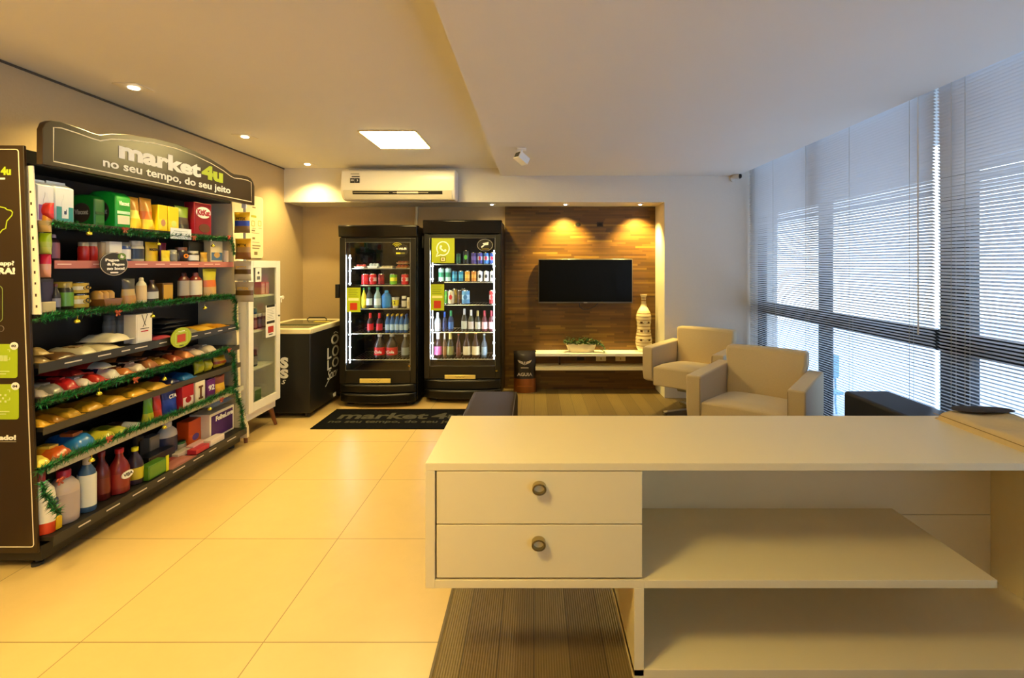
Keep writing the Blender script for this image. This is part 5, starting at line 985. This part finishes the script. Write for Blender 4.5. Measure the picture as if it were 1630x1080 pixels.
# ================================================================= ARMCHAIRS
FAB = M('C9B48A', .85, noise=.10, nscale=220, bump=.25, sheen=.3)
def armchair(C, label):
    r = thing('armchair', label, 'armchair', (C[0], C[1], 0), math.radians(-38.3), 'beige armchairs by the window')
    for s_ in (-1, 1):
        mb = MB(); x = s_*.305; pts = [(-.345, .40), (-.345, .615), (.33, .615), (.345, .60), (.345, .33), (.30, .30), (-.26, .30), (-.325, .325)]
        o = mb.prism(pts, x-.048, x+.048, FAB, 'x').build('armrest', r, .018, seg=3)
        MB().tube([(x-s_*.046, -.347, .62-.02), (x-s_*.046, -.347, .34)], .0015, M('8A7448', .8), 5).build('seam', o)
    mb = MB(); nx, ny = 12, 12; vs = []; X0, X1, Y0, Y1 = -.256, .256, -.338, .20
    for j in range(ny+1):
        for i in range(nx+1):
            u, v = i/nx, j/ny; e = (1-abs(2*u-1)**6)*(1-abs(2*v-1)**8); zt = .478-.05*v
            vs.append((X0+(X1-X0)*u, Y0+(Y1-Y0)*v, zt-.03+.035*e+.004*math.sin(PI*u)))
    N = len(vs); vs += [(a, b, .285) for a, b, c in vs]; fs = []
    for j in range(ny):
        for i in range(nx): a = j*(nx+1)+i; fs += [(a, a+1, a+nx+2, a+nx+1), (N+a+1, N+a, N+a+nx+1, N+a+nx+2)]
    for i in range(nx): fs += [(i+1, i, N+i, N+i+1), (ny*(nx+1)+i, ny*(nx+1)+i+1, N+ny*(nx+1)+i+1, N+ny*(nx+1)+i)]
    for j in range(ny): a = j*(nx+1); fs += [(a, a+nx+1, N+a+nx+1, N+a), (a+2*nx+1, a+nx, N+a+nx, N+a+2*nx+1)]
    mb.add(vs, fs, FAB).build('seat_cushion', r, .012, seg=3)
    # leaning back, flaring slightly above the arms
    mb = MB(); vs = []; nz = 10
    for side in (0, 1):
        for j in range(nz+1):
            v = j/nz; z = .33+(.745-.33)*v; hw = .254+.014*min(1, max(0, (z-.60)/.05))
            for i in range(nx+1):
                u = i/nx*2-1; y = (.185+.045*v-.018*(1-u*u)*math.sin(PI*min(1, v*1.05)) if side == 0 else .325+.018*v)
                vs.append((u*hw, y, z+.006*(1-u*u)*v))
    N = (nx+1)*(nz+1); fs = []
    for j in range(nz):
        for i in range(nx): a = j*(nx+1)+i; fs += [(a, a+1, a+nx+2, a+nx+1), (N+a+1, N+a, N+a+nx+1, N+a+nx+2)]
        a = j*(nx+1); fs += [(a, a+nx+1, N+a+nx+1, N+a), (a+nx, N+a+nx, N+a+2*nx+1, a+2*nx+1)]
    for i in range(nx): fs += [(i, i+1, N+i+1, N+i)]; a = nz*(nx+1)+i; fs += [(a, N+a, N+a+1, a+1)]
    mb.add(vs, fs, FAB).build('backrest', r, .02, seg=3)
    MB().prism([(-.14, .285), (.14, .285), (.11, .215), (-.11, .215)], -.14, .14, M('A8A490', .3, .7)).build('swivel_plate', r, .004)
    MB().lathe([(.035, .03), (.03, .05), (.03, .22)], CHROME, 16).build('column', r)
    mb = MB()
    for k in range(4):
        a = PI/4+k*PI/2; ca, sa = math.cos(a), math.sin(a); mb.add([(ca*q-sa*t, sa*q+ca*t, z) for q, hh, l in ((.0, .055, 0), (.30, .03, .012)) for t in (-.024, .024) for z in (l, hh)], [(0, 1, 3, 2), (4, 6, 7, 5), (0, 4, 5, 1), (2, 3, 7, 6), (0, 2, 6, 4), (1, 5, 7, 3)], CHROME)
        mb.lathe([(.02, 0), (.02, .014)], CHROME, 10, c=(ca*.285, sa*.285, 0))
    mb.build('star_base', r, .002)
    return r
ca_ = armchair((1.45, 4.375), 'beige swivel armchair farther away beside the vase')
cb_ = armchair((1.498, 3.282), 'beige swivel armchair nearer, just behind the white desk')
# ================================================================= BLACK SOFA BY THE BLINDS
r = thing('sofa', 'black leather sofa by the blinds with only its back showing above the desk', 'sofa', (1.95, 2.45, 0)); SB_ = M('17161A', .45, noise=.06)
MB().box(-.14, .12, -.32, .395, .08, .61, SB_).build('backrest', r, .018, seg=3)
MB().box(-.62+.14, -.145, -.32, .10, .08, .36, SB_).build('seat', r, .02, seg=3)
for x in (-.42, .08):
    for y in (-.28, .06 if x < 0 else .32): MB().lathe([(.018, 0), (.02, .085)], DKT, 12, c=(x, y, 0)).build('foot', r)
# ================================================================= DESK
DW = M('EBD9A8', .38, noise=.015, nscale=5); DF, DBk = 1.56, 2.05; dx0, dx1 = -.352, 1.93; 
dk_ = thing('white_desk', 'large white desk with two drawers and open shelves in the foreground', 'desk', ((dx0+dx1)/2, (DF+DBk)/2, 0)); ox, oy = (dx0+dx1)/2, (DF+DBk)/2
def dbx(nm, x0, x1, y0, y1, z0, z1, m=DW, bev=.0012, par=None): return MB().box(x0-ox, x1-ox, y0-oy, y1-oy, z0, z1, m).build(nm, par or dk_, bev)
ZT = .7095
dbx('desk_top', dx0, dx1, DF, DBk, ZT-.024, ZT)
dbx('side_panel', dx0, dx0+.031, DF, DBk, .307, ZT-.024); dbx('side_panel', dx1-.03, dx1, DF, DBk, .01, ZT-.024)
dbx('back_panel', dx0+.031, dx1-.03, DBk-.03, DBk, .307, ZT-.024); dbx('lower_back_panel', .322, dx1-.03, DBk-.03, DBk, .03, .305)
dbx('drawer_floor', dx0+.031, .353, DF, DBk-.03, .307, .333)
dbx('open_shelf', .353, 1.489, DF, DBk-.03, .307, .333)
dbx('support_panel', .320, .352, DF, DBk-.031, .024, .3065)
dbx('divider_panel', .330, .348, DF+.03, DBk-.03, .333, ZT-.024)
dbx('bottom_shelf', .320, dx1-.03, DF, DBk-.03, .0, .045)
Z = lambda p: py2Z(p, DF)
for i, (a, b) in enumerate(((751.5, 835), (836.8, 921))):
    x0_, x1_ = px2X(694.8, DF), px2X(1022.5, DF); dr = dbx('drawer', x0_, x1_, DF+.002, DF+.02, Z(b), Z(a))
    MB().box(x0_+.02-ox, x1_-.02-ox, DF+.02-oy, DBk-.08-oy, Z(b)+.01, Z(a)-.02, M('8A8070', .6)).build('drawer_box', dr)
    kx, kz = px2X(858.5-i*1, DF-.02)-ox, py2Z(780 if i == 0 else 869, DF-.02); kb = MB(); n = 28; ro, ri, e = .0225, .0165, .82
    vs = []
    for (q, y) in ((ro, DF+.002-oy), (ro, DF-.022-oy), (ri, DF-.022-oy), (ri, DF-.006-oy)): vs += [(kx+q*math.cos(2*PI*k/n), y, kz+e*q*math.sin(2*PI*k/n)) for k in range(n)]
    kb.add(vs, [(j*n+k, j*n+(k+1) % n, (j+1)*n+(k+1) % n, (j+1)*n+k) for j in range(3) for k in range(n)], M('B0A070', .22, .95))
    kb.prism(ellipse(ri*2, ri*2*e, 20, (kx, kz)), DF+.0-oy, DF-.008-oy, M('E4D4A4', .45)); kb.build('ring_knob', dr, 0, ang=30)
# folded fabric on the desk
r = thing('folded_fabric', 'folded ochre cloth lying on the right end of the desk', 'cloth', (1.80, 1.80, ZT)); OC = M('D2BA88', .8, noise=.06, nscale=50, bump=.2)
mb = MB(); nx, ny = 22, 26; hw, hl = .14, .235; vs = []
for j in range(ny+1):
    for i in range(nx+1):
        u, v = i/nx*2-1, j/ny*2-1; e = (max(0, 1-abs(u)**7)*max(0, 1-abs(v)**7))**.35
        x = u*hw*(1+.02*math.sin(5*v)); y = v*hl+.02*u
        vs.append((x, y, .002+e*(.040+.006*math.sin(4*u+1)*math.cos(3*v)+.004*math.sin(9*v+4*u))))
N = len(vs); vs += [(a, b, 0) for a, b, c in vs]; fs = []
for j in range(ny):
    for i in range(nx): a = j*(nx+1)+i; fs += [(a, a+1, a+nx+2, a+nx+1), (N+a+1, N+a, N+a+nx+1, N+a+nx+2)]
for i in range(nx): fs += [(i+1, i, N+i, N+i+1), (ny*(nx+1)+i, ny*(nx+1)+i+1, N+ny*(nx+1)+i+1, N+ny*(nx+1)+i)]
for j in range(ny): a = j*(nx+1); fs += [(a, a+nx+1, N+a+nx+1, N+a), (a+2*nx+1, a+nx, N+a+nx, N+a+2*nx+1)]
mb.add(vs, fs, OC).build('cloth_body', r, ang=70)
MB().tube([(-hw*.98, -hl*.98, .02), (-hw*1.0, 0, .022), (-hw*.98, hl*.95, .02)], .0015, M('8A7038', .8), 5).build('seam', r)
pts = [(-.13, .0), (-.10, .045), (-.02, .06), (.06, .05), (.12, .03), (.15, .005), (.10, -.02), (.02, -.035), (-.06, -.035), (-.11, -.02)]
mb = MB(); n = len(pts); vs = [(a, b, .002) for a, b in pts]+[(a*.92, b*.9, .014+.005*math.sin(i*2)) for i, (a, b) in enumerate(pts)]+[(a*.5, b*.5, .018+.004*math.sin(i*3)) for i, (a, b) in enumerate(pts)]
fs = [(k, (k+1) % n, n+(k+1) % n, n+k) for k in range(n)]+[(n+k, n+(k+1) % n, 2*n+(k+1) % n, 2*n+k) for k in range(n)]+[tuple(2*n+k for k in range(n)), tuple(range(n))[::-1]]
o = mb.add(vs, fs, M('3A3430', .8, bump=.3, noise=.1)).build('dark_cloth', loc=(1.805, 1.955, ZT+.043), rz=-.1); s_ = o.modifiers.new('s', 'SUBSURF'); s_.levels = 2; s_.render_levels = 2
tag(o, 'crumpled dark grey cloth lying on the folded ochre cloth', 'cloth')
# pale plastic chair out on the terrace
r = thing('terrace_stool', 'slim pale blue seat outside, glimpsed through the blinds', 'stool', (2.72, 4.42, -.02)); TC = M('8ABFE0', .5)
MB().prism(rrect(-.04, .04, .34, .55, .02), -.03, .03, TC).build('backrest', r, .006)
MB().prism(rrect(-.05, .05, .20, .225, .01), -.08, .06, TC).build('seat', r, .004)
for x in (-.03, .03): MB().tube([(x, .02, .36), (x*1.4, .03, .22), (x*.7, .0, .10), (x*1.5, .02, 0)], .009, TC).build('leg', r)
